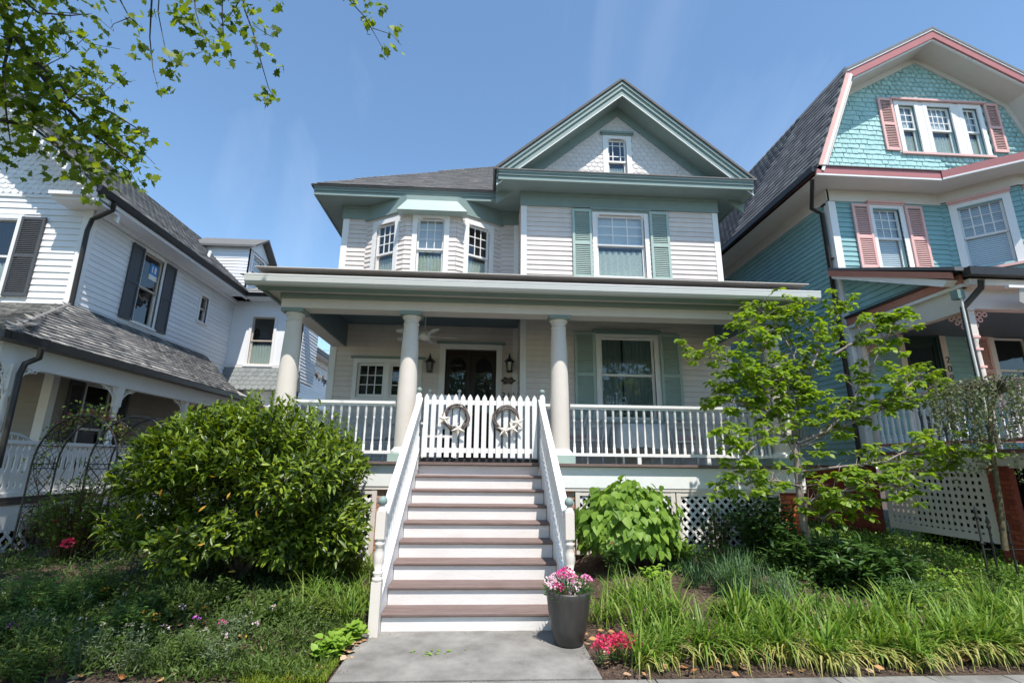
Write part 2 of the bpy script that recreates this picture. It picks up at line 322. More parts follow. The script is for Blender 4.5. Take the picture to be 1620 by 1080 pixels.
def window(F, parent, a, b, z0, z1, trim=TRIM, cw=.09, muntin=(3, 3), cap=None, corners=False, curtain='lace', sashc=None, sill=True, glass=GLASS, split=.5, lower=(1, 1), capw=.06, blindfrac=None, room=1.0, edge=False, sillm=None):
    sashc = sashc or trim
    c = MB(); c.fbox(F, a-cw, a, z0-.03, z1+cw, -.02, .036); c.fbox(F, b, b+cw, z0-.03, z1+cw, -.02, .036); c.fbox(F, a, b, z1, z1+cw, -.02, .034)
    if corners:
        r = .1
        for sx, x in ((1, a), (-1, b)):
            pts = [F(x, z1, .02)]+[F(x+sx*r*(1-math.sin(t)), z1-r*(1-math.cos(t)), .02) for t in [i*math.pi/2/5 for i in range(6)]]
            c.prism(pts, F.N*-.05)
    w = c.build('window', trim, parent)
    if sill: s = MB(); s.fbox(F, a-cw-.03, b+cw+.03, z0-.085, z0-.03, -.0, .07); s.build('sill', sillm or trim, w)
    if cap: s = MB(); s.fbox(F, a-cw-capw, b+cw+capw, z1+cw+.002, z1+cw+.05, 0, .09); s.fbox(F, a-cw-capw*.4, b+cw+capw*.4, z1+cw-.035, z1+cw+.001, .037, .06); s.build('window_cap', cap, w)
    zm = z0+(z1-z0)*split
    sw = .045
    for (lo, hi, d, (nc, nr)) in ((zm-.02, z1, -.035, muntin), (z0, zm+.02, -.07, lower)):
        s = MB(); s.fbox(F, a, a+sw, lo, hi, d-.03, d); s.fbox(F, b-sw, b, lo, hi, d-.03, d); s.fbox(F, a+sw, b-sw, lo, lo+sw, d-.028, d-.002); s.fbox(F, a+sw, b-sw, hi-sw, hi, d-.028, d-.002)
        so = s.build('sash', sashc, w)
        A, B, L, H = a+sw, b-sw, lo+sw, hi-sw; mw = .02
        if edge and hi == z1:      # small panes round one big pane
            us = [A, A+.09, B-.09, B]; zs = [L, L+.12, H-.1, H]
        else: us = [A+(B-A)*i/nc for i in range(nc+1)]; zs = [L+(H-L)*i/nr for i in range(nr+1)]
        mm = MB()
        for q in us[1:-1]: mm.fbox(F, q-mw/2, q+mw/2, L, H, d-.024, d-.004)
        for q in zs[1:-1]:
            for i in range(len(us)-1): mm.fbox(F, us[i]+(mw/2 if i else 0), us[i+1]-(mw/2 if i < len(us)-2 else 0), q-mw/2, q+mw/2, d-.022, d-.006)
        if mm.v: mm.build('muntins', sashc, w)
        for i in range(len(us)-1):
            for j in range(len(zs)-1):
                g = MB(); g.add([F(us[i], zs[j], d-.014), F(us[i+1], zs[j], d-.014), F(us[i+1], zs[j+1], d-.014), F(us[i], zs[j+1], d-.014)], [(0, 1, 2, 3)]); g.build('pane', glass, w)
    if curtain:
        def drape(x0, x1, lo, hi, m, amp=.018, n=26, ph=0):
            g = MB(); vs = []; k = n
            for i in range(k+1):
                u = x0+(x1-x0)*i/k; dd = -.115+amp*math.sin(i*1.9+ph)
                vs += [F(u, lo+.01*math.sin(i*1.3), dd), F(u, hi-.012*abs(math.sin(i*.95)), dd*.98)]
            g.add(vs, [(2*i, 2*i+2, 2*i+3, 2*i+1) for i in range(k)], True); g.build('curtain', m, w)
        if curtain in ('lace', 'both'): drape(a, b, z0, zm-.12 if curtain == 'both' or blindfrac is None else zm-.1, CURT)
        if curtain in ('blind', 'both'):
            q = MB(); q.fbox(F, a+.01, b-.01, zm-.02 if blindfrac is None else z1-(z1-z0)*blindfrac, z1, -.135, -.13); q.build('blind', BLIND, w)
        if curtain == 'drapes': drape(a, a+(b-a)*.42, z0, z1, CURT, .03); drape(a+(b-a)*.44, b, z0, z1, CURT, .03, ph=1)
        if curtain == 'slats':
            q = MB(); z = z0+.02
            while z < z1: q.fbox(F, a+.01, b-.01, z, z+.03, -.14, -.12); z += .045
            q.build('blind', BLIND, w)
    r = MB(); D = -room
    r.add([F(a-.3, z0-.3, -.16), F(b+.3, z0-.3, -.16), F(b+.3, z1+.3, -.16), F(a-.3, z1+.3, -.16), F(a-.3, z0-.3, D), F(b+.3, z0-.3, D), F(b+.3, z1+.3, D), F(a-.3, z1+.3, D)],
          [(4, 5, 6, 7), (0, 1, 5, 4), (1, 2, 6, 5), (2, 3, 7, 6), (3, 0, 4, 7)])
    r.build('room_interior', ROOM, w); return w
def tile_me(w, l, t, m, kind='flat'):
    """shingle: Y up the slope, Z outward, origin at its lower middle"""
    b = MB()
    if kind == 'flat': b.hexa([(-w/2, 0, 0), (w/2, 0, 0), (w/2, l, -.004), (-w/2, l, -.004), (-w/2, 0, t), (w/2, 0, t), (w/2, l, 0), (-w/2, l, 0)])
    else:
        r = w/2; o = [(-r, l), (-r, r*.75)]+[(r*math.cos(math.pi+math.pi*i/6), r*.75+r*.75*math.sin(math.pi+math.pi*i/6)) for i in range(1, 6)]+[(r, r*.75), (r, l)]
        n = len(o); v = [(x, y, t if y < l*.6 else .002) for x, y in o]+[(x, y, 0) for x, y in o]
        b.add(v, [tuple(range(n))]+[(i, n+i, n+(i+1) % n, (i+1) % n) for i in range(n)])
    return b.mesh('shingle', m)
def tiles(parent, O, U, V, N, inside, umax, vmax, w, e, me, limit=300, name='shingle', jit=.006, umin=0, gap=.006):
    O, U, V, N = [np.array(Vector(q)) for q in (O, U, V, N)]; pos = []
    r = 0; v = 0
    while v < vmax:
        u = umin+(w/2 if r % 2 else 0)
        while u < umax:
            if inside(u, v+e*.4): pos.append(O+U*(u+rng.uniform(-jit, jit)*.6)+V*(v+rng.uniform(-jit, jit))+N*rng.uniform(0.001, .004))
            u += w+gap
        v += e; r += 1
    if not pos: return
    pos = np.array(pos); n = len(pos); M = np.zeros((n, 4, 4)); a = rng.uniform(-.01, .01, n)[:, None]
    M[:, :3, 0] = U+V*a; M[:, :3, 1] = V-U*a; M[:, :3, 2] = N; M[:, :3, 3] = pos; M[:, 3, 3] = 1
    lay(parent, M, me, name, limit)
# ================================================================ THE SETTING
def gh(x, y):
    base = .40 if x > 0 else .28
    s = max(0, min(1, (y+3.35)/3.2)); s = s*s*(3-2*s); k = max(0, min(1, (abs(x)-1.15)/.6)) if y < 1 else 1
    return base*s*k+.02*math.sin(x*3.1+y*2.3)*s*k
gx = np.concatenate([np.linspace(-400, -16, 8), np.linspace(-14, 14, 141), np.linspace(16, 400, 8)]); gy = np.concatenate([np.linspace(-3.5, 5, 61), np.linspace(6, 20, 8), [60, 200, 900]])
me = bpy.data.meshes.new('garden_soil'); nx, ny = len(gx), len(gy)
me.from_pydata([(x, y, (gh(x, y) if y < 900 else .3)+(.0 if abs(x) > 1.3 or y > -2 else -.03)) for y in gy for x in gx], [], [(j*nx+i, j*nx+i+1, (j+1)*nx+i+1, (j+1)*nx+i) for j in range(ny-1) for i in range(nx-1)])
me.materials.append(SOIL); put('garden_soil', me, kind='structure')
def slab_run(name, x0, x1, y0, y1, z, n, axis, m, gap=.012):
    root = None
    for i in range(n):
        b = MB()
        if axis == 'x': a, c = x0+(x1-x0)*i/n, x0+(x1-x0)*(i+1)/n; b.box(a+gap/2, c-gap/2, y0, y1, z-.1, z)
        else: a, c = y0+(y1-y0)*i/n, y0+(y1-y0)*(i+1)/n; b.box(x0, x1, a+gap/2, c-gap/2, z-.1, z)
        if root is None: root = bpy.data.objects.new(name, None); COL.objects.link(root); root['kind'] = 'structure'
        b.build('concrete_slab', m, root)
slab_run('pavement', -18, 18, -5.2, -3.54, .012, 24, 'x', CONC)
slab_run('front_path', -1.12, 1.07, -3.53, -2.3, .018, 1, 'y', CONC)
b = MB(); b.box(-400, 400, -12, -5.3, -.15, -.1); struct('road', b, mat('asphalt', (.05, .05, .052), .9, .15, 8, .5, 120))
b = MB(); b.box(-400, 400, -5.3, -5.2, -.12, .01); struct('kerb', b, CONC)
# ================================================================ MAIN HOUSE
H = thing('cream_house', (1, 4, 0), 'cream clapboard house with sage trim, front gable, round columns and deep front porch', 'house')
YR, YL, XL, XM, XR = 2.0, 2.95, -3.41, .81, 5.31
FR = frame((0, YR, 0), (1, 0, 0), (0, -1, 0)); FL = frame((0, YL, 0), (1, 0, 0), (0, -1, 0))
FSL = frame((XL, 0, 0), (0, 1, 0), (-1, 0, 0)); FSR = frame((XR, 0, 0), (0, 1, 0), (1, 0, 0)); FM = frame((XM, 0, 0), (0, 1, 0), (-1, 0, 0))
UW = (2.50, 3.60, 5.74, 7.24); LW = (2.49, 3.65, 2.62, 4.35); GW = None
wall(FR, H, XM, XR, 1.6, 7.74, [UW, LW], SIDING)
wall(FR, H, XM, XR, 7.74, 8.0, [], SIDING, boards=False)
door = (-.85, .31, 1.71, 4.22); lwin = (-2.80, -1.46, 3.10, 3.86)
wall(FL, H, XL, XM, 1.6, 7.74, [door, lwin, (-2.7, .2, 5.5, 7.5)], SIDING)
wall(FM, H, YR, YL, 1.6, 7.7, [], SIDING)
wall(FSL, H, YL, 12, 1.6, 7.7, [], SIDING); wall(FSR, H, YR, 12, 1.0, 7.7, [], SIDING)
def post(F, parent, a, b, z0, z1, m, d=.032, name='corner_board'): q = MB(); q.fbox(F, a, b, z0, z1, -.01, d); q.build(name, m, parent)
post(FR, H, XM-.03, XM+.10, 1.7, 7.42, TRIM); post(FR, H, XR-.10, XR+.03, 1.7, 7.42, TRIM); post(FL, H, XL-.03, XL+.11, 1.7, 7.4, TRIM)
post(FSR, H, YR-.03, YR+.1, 1.2, 7.42, TRIM); post(FSL, H, YL-.03, YL+.1, 1.7, 7.4, TRIM); post(FL, H, XM-.13, XM-.002, 1.7, 7.4, TRIM, .028)
# frieze boards under the eaves
for F, a, c in ((FR, XM-.05, XR+.05), (FL, XL-.05, XM), (FSR, YR-.048, 12), (FSL, YL-.048, 12)):
    q = MB(); q.fbox(F, a, c, 7.41, 7.72, 0, .045); q.fbox(F, a, c, 7.64, 7.72, .045, .075); q.fbox(F, a, c, 7.38, 7.41, 0, .06); q.build('frieze', SAGE, H)
# upper eave: soffit, fascia, pent
YE = 1.47
q = MB(); q.box(.27, 5.92, YE, YR+.1, 7.722, 7.75); q.box(-3.98, .27, 2.43, YL+.1, 7.722, 7.75); q.box(-3.98, XL, YL+.1, 12, 7.722, 7.75); q.box(XR, 5.92, YR+.1, 12, 7.722, 7.75); q.box(.27, XM+.1, YR+.1, YL+.1, 7.722, 7.75)
q.build('soffit', SAGE, H)
q = MB()
for x0, x1, y in ((.24, 5.95, YE), (-4.01, .24, 2.43)):
    q.box(x0, x1, y-.03, y+.02, 7.70, 7.80); q.box(x0, x1, y-.055, y+.02, 7.80, 7.86); q.box(x0-.0, x1, y-.08, y+.02, 7.86, 7.90)
q.box(.24, .27, YE+.02, 2.43, 7.70, 7.9); q.box(-4.01, -3.98, 2.45, 12, 7.70, 7.9); q.box(5.92, 5.95, YE+.02, 12, 7.70, 7.9)
q.build('fascia', SAGE, H)
q = MB(); q.prism([(.2, YE-.1, 7.902), (.2, YR, 7.93), (.2, YR, 8.06), (.2, YE-.1, 7.93)], (5.79, 0, 0)); q.build('pent_roof', ROOFG, H)
# gable: wall of fish-scale shingles
GX, GZ, SL = 3.09, 10.42, (10.42-7.95)/(3.09-.2)
gwin = (2.83, 3.28, 8.08, 9.24)
gin = lambda zz: (max(XM, GX-(GZ-.25-zz)/SL), min(XR, GX+(GZ-.25-zz)/SL))
wall(FR, H, XM, XR, 8.0, 10.2, [gwin], SIDING, clip=gin, boards=False)
me = tile_me(.135, .17, .014, SCALE, 'scale')
def ins(u, v):
    A, B = gin(8.02+v); inside = A+.02 < u < B-.02
    return inside and not (gwin[0]-.08 < u < gwin[1]+.08 and 8.02+v < gwin[3]+.1)
tiles(H, FR(0, 8.02, .006), (1, 0, 0), (0, 0, 1), (0, -1, 0), ins, XR, 2.2, .135, .11, me, 300, umin=XM, jit=.002)
window(FR, H, *gwin, cw=.12, muntin=(3, 3), cap=SAGE, corners=True, edge=True, sill=False, curtain='lace', room=.7)
# rakes
for s in (-1, 1):
    xe = GX+s*2.89; d = Vector((s*2.89, 0, -(GZ-7.95))).normalized(); nrmv = Vector((s*d.z*-1, 0, abs(d.x)))
    def rk(y0, y1, t0, t1, m, name, over=0):
        q = MB(); a0 = Vector((GX, y0, GZ)); a1 = Vector((xe, y0, 7.95))+d*over
        o1 = Vector((0, 0, t0)); o2 = Vector((0, 0, t1))
        q.prism([a0-o1, a1-o1, a1-o2, a0-o2], (0, y1-y0, 0)); q.build(name, m, H)
    rk(YE, YE+.05, .02, .20, SAGE, 'rake_board'); rk(YE+.03, YE+.08, .20, .36, SAGE, 'rake_board'); rk(YE-.03, YE+.0, .02, .09, SAGE, 'rake_moulding')
    rk(YE+.015, YE+.03, .355, .375, TRIM, 'rake_bead')
    rk(YE+.08, YR+.02, .28, .31, SAGE, 'rake_soffit'); rk(YR-.05, YR-.006, .31, .56, SAGE, 'rake_frieze')
# roofs (main gable running back, hip of the left wing)
def roof_plane(parent, quad, name, m=ROOFG, th=.05): q = MB(); n = (Vector(quad[1])-Vector(quad[0])).cross(Vector(quad[2])-Vector(quad[0])).normalized(); n = n if n.z > 0 else -n; q.prism(quad, n*th); return q.build(name, m, parent)
for s in (-1, 1):
    roof_plane(H, [(GX, YE-.06, GZ), (GX+s*2.93, YE-.06, 7.915), (GX+s*2.93, 12, 7.915), (GX, 12, GZ)], 'roof_deck')
M_ = .82
hip = [(-4.06, 2.34, 7.885), (GX, 2.34, 7.885), (GX, 7.5, 7.885+M_*5.1), (1.1, 7.5, 7.885+M_*5.16)]
roof_plane(H, hip, 'roof_deck'); roof_plane(H, [(-4.06, 2.34, 7.885), (1.1, 7.5, 7.885+M_*5.16), (1.1, 9, 7.885+M_*5.16), (-4.06, 13, 7.885)], 'roof_deck')
me = tile_me(.24, .2, .014, ROOFG)
vv = Vector((0, 1, M_)).normalized(); ln = 5.16*math.sqrt(1+M_*M_)
tiles(H, Vector((-4.06, 2.31, 7.885+.05)), (1, 0, 0), vv, (0, -vv.z, vv.y), lambda u, v: u > v*vv.y+.05 and u < 4.9, 5, ln, .24, .14, me, 300)
# bay window of the left wing
YB = 2.35; bl, br = -1.85, -.68; jl, jr = -2.86, .37
faces = [((jl, YL), (bl, YB)), ((bl, YB), (br, YB)), ((br, YB), (jr, YL))]
for i, (a, c) in enumerate(faces):
    a = Vector((*a, 0)); c = Vector((*c, 0)); U = (c-a); L = U.length; N = Vector((U.y, -U.x, 0)); F = frame(a, U, N)
    if i == 1: o = (.28, L-.28, 5.60, 7.17)
    elif i == 0: o = (L*.5-.26, L*.5+.30, 5.60, 7.14)
    else: o = (L*.5-.30, L*.5+.26, 5.60, 7.14)
    wall(F, H, 0, L, 5.0, 7.74, [o], SIDING)
    q = MB(); q.fbox(F, -.02, L+.02, 7.37, 7.722, 0, .05); q.fbox(F, -.03, L+.03, 7.33, 7.37, 0, .065); q.build('frieze', SAGE, H)
    window(F, H, *o, cw=.115, muntin=(3, 3), corners=True, curtain='both' if i == 1 else 'lace', blindfrac=.5, split=.52, sill=False, room=.45)
q = MB(); q.hexa([(-2.02, 2.07, 7.23), (-.44, 2.07, 7.23), (-.44, 2.34, 7.23), (-2.02, 2.34, 7.23), (-1.82, 2.17, 7.53), (-.68, 2.17, 7.53), (-.68, 2.34, 7.53), (-1.82, 2.34, 7.53)]); q.build('sunlit_frieze_band', SAGEL, H)  # sunlight on the lower bay frieze put into a pale projecting block
# right bay windows and shutters
window(FR, H, *UW, cw=.095, muntin=(3, 3), cap=SAGE, corners=True, curtain='both', blindfrac=.5, split=.52, sillm=SAGEL)
shutter(FR, H, 1.94, 2.38, 5.66, 7.34, SAGEL); shutter(FR, H, 3.72, 4.16, 5.66, 7.34, SAGEL)
window(FR, H, *LW, cw=.10, muntin=(1, 1), cap=SAGE, corners=True, curtain='drapes', split=.53, glass=GLASSD, sillm=SAGEL)
shutter(FR, H, 1.93, 2.37, 2.6, 4.44, SAGEL); shutter(FR, H, 3.77, 4.21, 2.6, 4.44, SAGEL)
# door wall
c = MB(); c.fbox(FL, door[0]-.13, door[0], 1.71, 4.34, -.02, .035); c.fbox(FL, door[1], door[1]+.13, 1.71, 4.34, -.02, .035); c.fbox(FL, door[0], door[1], 4.22, 4.34, -.02, .033)
fr = c.build('door_casing', TRIM, H); bk_ = MB(); bk_.fbox(FL, door[0]-.05, door[1]+.05, 1.7, 4.25, -.16, -.135); bk_.build('dark_door_backing', ROOM, fr); c = MB(); c.fbox(FL, door[0]-.2, door[1]+.2, 4.342, 4.39, 0, .09); c.build('window_cap', SAGE, fr)  # dark backing board added to stop light showing between the door leaves
for a, c_ in ((door[0]+.005, -.272), (-.268, door[1]-.005)):
    q = MB(); q.fbox(FL, a, c_, 1.72, 4.215, -.10, -.05)
    w_ = c_-a; mid = (a+c_)/2
    for (x0, x1, z0, z1) in ((a+.02, a+.1, 1.74, 4.2), (c_-.1, c_-.02, 1.74, 4.2), (a+.1, c_-.1, 1.74, 1.95), (a+.1, c_-.1, 2.62, 2.75), (a+.1, c_-.1, 4.09, 4.2)): q.fbox(FL, x0, x1, z0, z1, -.05, -.03)
    d_ = q.build('door_leaf', DOORM, H)
    g = MB(); rr = w_/2-.1; pts = [FL(mid-rr, 2.78, -.045), FL(mid+rr, 2.78, -.045)]+[FL(mid+rr*math.cos(t), 3.82+rr*1.2*math.sin(t), -.045) for t in [i*math.pi/8 for i in range(9)]]
    g.add(pts, [tuple(range(len(pts)))]); g.build('pane', GLASSD, d_)
    g = MB(); g.ball(FL(a+.06 if a > -.3 else c_-.06, 2.75, -.01), .025); g.build('handle', mat('brass', (.5, .35, .12), .3, metal=1), d_)
lw = MB(); x0, x1, z0, z1 = lwin; lw.fbox(FL, x0-.09, x0, z0-.02, z1+.1, -.02, .035); lw.fbox(FL, x1, x1+.09, z0-.02, z1+.1, -.02, .035); lw.fbox(FL, x0, x1, z1, z1+.1, -.02, .033); lw.fbox(FL, x0-.09, x1+.09, z0-.08, z0-.02, -.02, .04)
xm = (x0+x1)/2; lw.fbox(FL, xm-.045, xm+.045, z0-.02, z1, -.02, .03); lwo = lw.build('window', TRIM, H); c = MB(); c.fbox(FL, x0-.15, x1+.15, z1+.102, z1+.15, 0, .08); c.build('window_cap', SAGE, lwo)
for a, c_ in ((x0, xm-.045), (xm+.045, x1)):
    s = MB(); s.fbox(FL, a, a+.06, z0, z1, -.05, -.01); s.fbox(FL, c_-.06, c_, z0, z1, -.05, -.01); s.fbox(FL, a+.06, c_-.06, z0, z0+.06, -.05, -.012); s.fbox(FL, a+.06, c_-.06, z1-.06, z1, -.05, -.012); s.build('sash', TRIM, lwo)
    A, B, L_, H_ = a+.06, c_-.06, z0+.06, z1-.06
    s = MB()
    for i in (1, 2): q_ = A+(B-A)*i/3; s.fbox(FL, q_-.01, q_+.01, L_, H_, -.04, -.018); q_ = L_+(H_-L_)*i/3; s.fbox(FL, A, B, q_-.01, q_+.01, -.036, -.022)
    s.build('muntins', TRIM, lwo)
    for i in range(3):
        for j in range(3): g = MB(); g.add([FL(A+(B-A)*u/3, L_+(H_-L_)*v/3, -.03) for u, v in ((i, j), (i+1, j), (i+1, j+1), (i, j+1))], [(0, 1, 2, 3)]); g.build('pane', GLASSD, lwo)
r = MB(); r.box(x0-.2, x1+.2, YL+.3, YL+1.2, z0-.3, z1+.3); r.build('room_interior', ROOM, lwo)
# porch: deck, skirt, roof, beams
q = MB(); q.box(-3.5, 5.36, .0, YL, 1.66, 1.712); q.build('porch_deck', GREYD, H)
q = MB(); q.box(-3.52, 5.39, -.045, .0, 1.675, 1.716); q.box(5.36, 5.39, 0, YR, 1.675, 1.716); q.build('deck_nosing', DECK, H)
for x0_, x1_ in ((-3.46, -.99), (.99, 5.35)):
    q = MB(); q.box(x0_, x1_, .03, .06, 1.34, 1.672); q.build('skirt_board', mat('skirt_white', (.80, .81, .80), .5, .03), H)
    q = MB(); q.box(x0_, x1_, .04, .07, 1.29, 1.338); q.build('skirt_moulding', CREAM, H)
q = MB(); q.box(5.31, 5.345, .06, YR+.4, 1.34, 1.672); q.build('skirt_board', TRIM, H)
q = MB(); q.box(-3.46, 5.35, .5, .55, .1, 1.3); q.build('crawl_space_dark', mat('dark_void', (.012, .012, .012), 1), H)  # near-black sheet carries the darkness under the porch
# roof of the porch
q = MB(); q.prism([(-3.78, -.36, 4.60), (-3.78, YL, 5.45), (-3.78, YL, 5.40), (-3.78, -.36, 4.56)], (9.46, 0, 0)); q.build('porch_roof', ROOFD, H)
me = tile_me(.28, .2, .012, ROOFD); vv = Vector((0, 3.31, .85)).normalized()
tiles(H, Vector((-3.78, -.40, 4.602)), (1, 0, 0), vv, (0, -vv.z, vv.y), lambda u, v: True, 9.4, .55, .28, .14, me, 60)
q = MB(); x0_, x1_ = -3.80, 5.70
q.prism([(x0_, -.36, 4.585), (x0_, -.50, 4.585), (x0_, -.50, 4.56), (x0_, -.49, 4.48), (x0_, -.45, 4.44), (x0_, -.36, 4.44)], (x1_-x0_, 0, 0)); q.build('gutter', GUTTER, H)
q = MB(); q.box(x0_, x1_, -.505, -.49, 4.575, 4.595); q.build('gutter_lip', TRIM, H)
q = MB(); q.box(-3.62, 5.52, -.33, .06, 4.46, 4.49); q.box(-3.62, -3.34, .06, YL, 4.46, 4.49); q.box(5.26, 5.52, .06, YR, 4.46, 4.49); q.build('porch_soffit', CREAM, H)
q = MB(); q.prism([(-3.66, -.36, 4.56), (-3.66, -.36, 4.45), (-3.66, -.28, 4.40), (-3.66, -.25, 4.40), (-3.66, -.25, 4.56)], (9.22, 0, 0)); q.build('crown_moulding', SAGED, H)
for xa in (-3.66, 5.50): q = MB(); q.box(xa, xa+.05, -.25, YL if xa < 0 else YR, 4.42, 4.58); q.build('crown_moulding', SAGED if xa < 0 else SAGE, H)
q = MB(); q.box(-3.40, 5.32, .03, .36, 4.21, 4.46); q.build('porch_beam', CREAM, H)
q = MB(); q.box(-3.42, 5.34, .0, .03, 4.37, 4.46); q.build('beam_band', SAGE, H)
q = MB(); q.box(-3.38, 5.30, .361, .40, 4.23, 4.80); q.build('beam_lining', CEIL, H)
for xa, yb in ((-3.40, YL), (5.04, YR)):
    q = MB(); q.box(xa, xa+.28, .40, yb-.03, 4.212, 4.46); q.build('porch_beam', CREAM, H)
    q = MB(); xx = xa+.281 if xa < 0 else xa-.03; q.box(xx, xx+.03, .40, yb-.03, 4.23, 4.80); q.build('beam_lining', CEIL, H)
for i in range(28):
    q = MB(); y0 = .36+i*.092
    if y0 > YL-.02: break
    q.box(-3.4, 5.3 if y0 < YR-.05 else XM, y0, y0+.088, 4.76, 4.785); q.build('ceiling_board', CEIL, H)
q = MB(); q.box(-3.76, 5.66, -.3, YL, 4.79, 4.80); q.prism([(-3.76, -.3, 4.5), (-3.76, YL, 5.3), (-3.76, YL, 4.5)], (.02, 0, 0)); q.prism([(5.64, -.3, 4.5), (5.64, YR, 5.2), (5.64, YR, 4.5)], (.02, 0, 0)); q.build('porch_roof_end', CREAM, H)
# columns
cm = MB(); cm.lathe((0, 0, 0), [(.16, 1.94), (.162, 2.3), (.158, 2.9), (.145, 3.5), (.125, 3.98), (.122, 4.0), (.136, 4.005), (.136, 4.02), (.121, 4.03), (.121, 4.08), (.135, 4.09), (.155, 4.125), (.155, 4.145)], 28); cm = cm.mesh('column', CREAM)
cb = MB(); cb.lathe((0, 0, 0), [(.2, 1.84), (.205, 1.87), (.195, 1.90), (.172, 1.915), (.165, 1.94)], 28); cb = cb.mesh('column_base', TRIM)
ca = MB(); ca.box(-.18, .18, -.18, .18, 4.146, 4.209); ca = ca.mesh('abacus', SAGE); cp = MB(); cp.box(-.215, .215, -.215, .215, 1.713, 1.84); cp = cp.mesh('plinth', SAGEL)
COLX = (-3.21, -1.235, 1.325, 5.14)
for x in COLX:
    M = Matrix.Translation((x, .2, 0)); o = put('column', cm, H, M=M)
    for n_, k in (('column_base', cb), ('abacus', ca), ('plinth', cp)): put(n_, k, o)
# porch railing
def turned(h, r=.022, seg=8):
    return [(r, 0), (r, .13*h), (r*.62, .14*h), (r*1.0, .18*h), (r*.62, .22*h), (r*.8, .45*h), (r*.55, .66*h), (r*1.0, .70*h), (r*.6, .73*h), (r, .75*h), (r, h)]
bm = MB(); bm.lathe((0, 0, 0), turned(.77, .023), 8); bm = bm.mesh('baluster', TRIM)
def rail(a, c, z=1.86, ht=.80, sp=.133):
    a = Vector(a); c = Vector(c); L = (c-a).length; n = int(L/sp)
    q = MB(); q.bar((*a, z+ht), (*c, z+ht), .10, .045); q.bar((*a, z+ht-.04), (*c, z+ht-.04), .055, .035); q.build('handrail', TRIM, H)
    q = MB(); q.bar((*a, z), (*c, z), .07, .05); q.build('bottom_rail', TRIM, H)
    for i in range(n): p = a+(c-a)*((i+.5)/n); put('baluster', bm, H, M=Matrix.Translation((p.x, p.y, z+.02)))
    for k in (.33, .67) if L > 2.5 else (.5,): p = a+(c-a)*k; q = MB(); q.box(p.x-.03, p.x+.03, p.y-.03, p.y+.03, 1.713, z-.025); q.build('rail_block', TRIM, H)
rail((-3.03, .2), (-1.41, .2)); rail((1.5, .2), (4.97, .2)); rail((5.14, .38), (5.14, YR-.05)); rail((-3.21, .38), (-3.21, YL-.05)); rail((-1.08, .2), (-.99, .2)); rail((1.0, .2), (1.16, .2))
# lattice and brick piers beneath
def lattice(parent, F, a, b, z0, z1, ang=45, sp=.098, w=.038, m=TRIM, name='lattice_slat', d0=0):
    cx, cz = (a+b)/2, (z0+z1)/2; R = math.hypot(b-a, z1-z0)/2
    for k, an in enumerate((ang, ang+90)):
        t = math.radians(an); dx, dz = math.cos(t), math.sin(t); nx_, nz_ = -dz, dx; s = -R
        while s < R:
            lo, hi = -R*2, R*2
            for (o, dd, mn, mx_) in ((cx+nx_*s, dx, a, b), (cz+nz_*s, dz, z0, z1)):
                if abs(dd) < 1e-6:
                    if o < mn or o > mx_: lo, hi = 1, 0
                    continue
                t0, t1 = sorted(((mn-o)/dd, (mx_-o)/dd)); lo = max(lo, t0); hi = min(hi, t1)
            if hi-lo > .05:
                q = MB(); p0 = (cx+nx_*s+dx*lo, cz+nz_*s+dz*lo); p1 = (cx+nx_*s+dx*hi, cz+nz_*s+dz*hi); n2 = (nx_*w/2, nz_*w/2); d_a = d0+k*.012
                c4 = [(p0[0]-n2[0], p0[1]-n2[1]), (p1[0]-n2[0], p1[1]-n2[1]), (p1[0]+n2[0], p1[1]+n2[1]), (p0[0]+n2[0], p0[1]+n2[1])]
                q.hexa([F(*c, d_a) for c in c4]+[F(*c, d_a+.01) for c in c4]); q.build(name, m, parent)
            s += sp
F0 = frame((0, .09, 0), (1, 0, 0), (0, -1, 0))
for a, c in ((1.58, 3.12), (3.22, 4.86), (-3.4, -1.62)):
    z0_ = .45 if a > 0 else .27; lattice(H, F0, a+.02, c-.02, z0_, 1.28)
    q = MB(); q.fbox(F0, a-.04, a+.03, z0_-.1, 1.288, -.005, .04); q.fbox(F0, c-.03, c+.04, z0_-.1, 1.288, -.005, .04); q.fbox(F0, a+.03, c-.03, 1.22, 1.288, -.004, .038); q.fbox(F0, a+.03, c-.03, z0_-.1, z0_, -.004, .038); q.build('lattice_frame', CREAM, H)
bk = MB(); bk.box(-.1, .1, -.045, .045, -.028, .028); BRK = {m.name: bk.mesh('brick', m) for m in (BRICK, RBRICK, OBRICK)}
def bricks(parent, F, a, b, z0, z1, m, mort, limit=300, bw=.2, bh=.056, j=.012, depth=.1):
    q = MB(); q.fbox(F, a, b, z0, z1, -depth, -.004); q.build('brick_core', mort, parent); ms = []; z = z0+bh/2; r = 0
    while z < z1-.01:
        x = a+(0 if r % 2 == 0 else -bw/2-j/2)
        while x < b-.01:
            s, e = max(a, x), min(b, x+bw)
            if e-s > .03:
                M = np.eye(4); M[:3, 0] = np.array(F.U)*((e-s)/.2); M[:3, 1] = np.array(-F.N)*.3; M[:3, 2] = (0, 0, bh/.056); M[:3, 3] = F((s+e)/2, z, -.004); ms.append(M)
            x += bw+j
        z += bh+j; r += 1
    lay(parent, ms, BRK[m.name], 'brick', limit)
F1 = frame((0, .10, 0), (1, 0, 0), (0, -1, 0))
bricks(H, F1, 1.30, 1.53, .0, 1.29, BRICK, MORTAR, depth=.3); bricks(H, F1, -1.58, -1.30, .0, 1.29, BRICK, MORTAR, depth=.3); bricks(H, F1, 4.91, 5.28, .3, 1.29, OBRICK, RMORT, depth=.3)
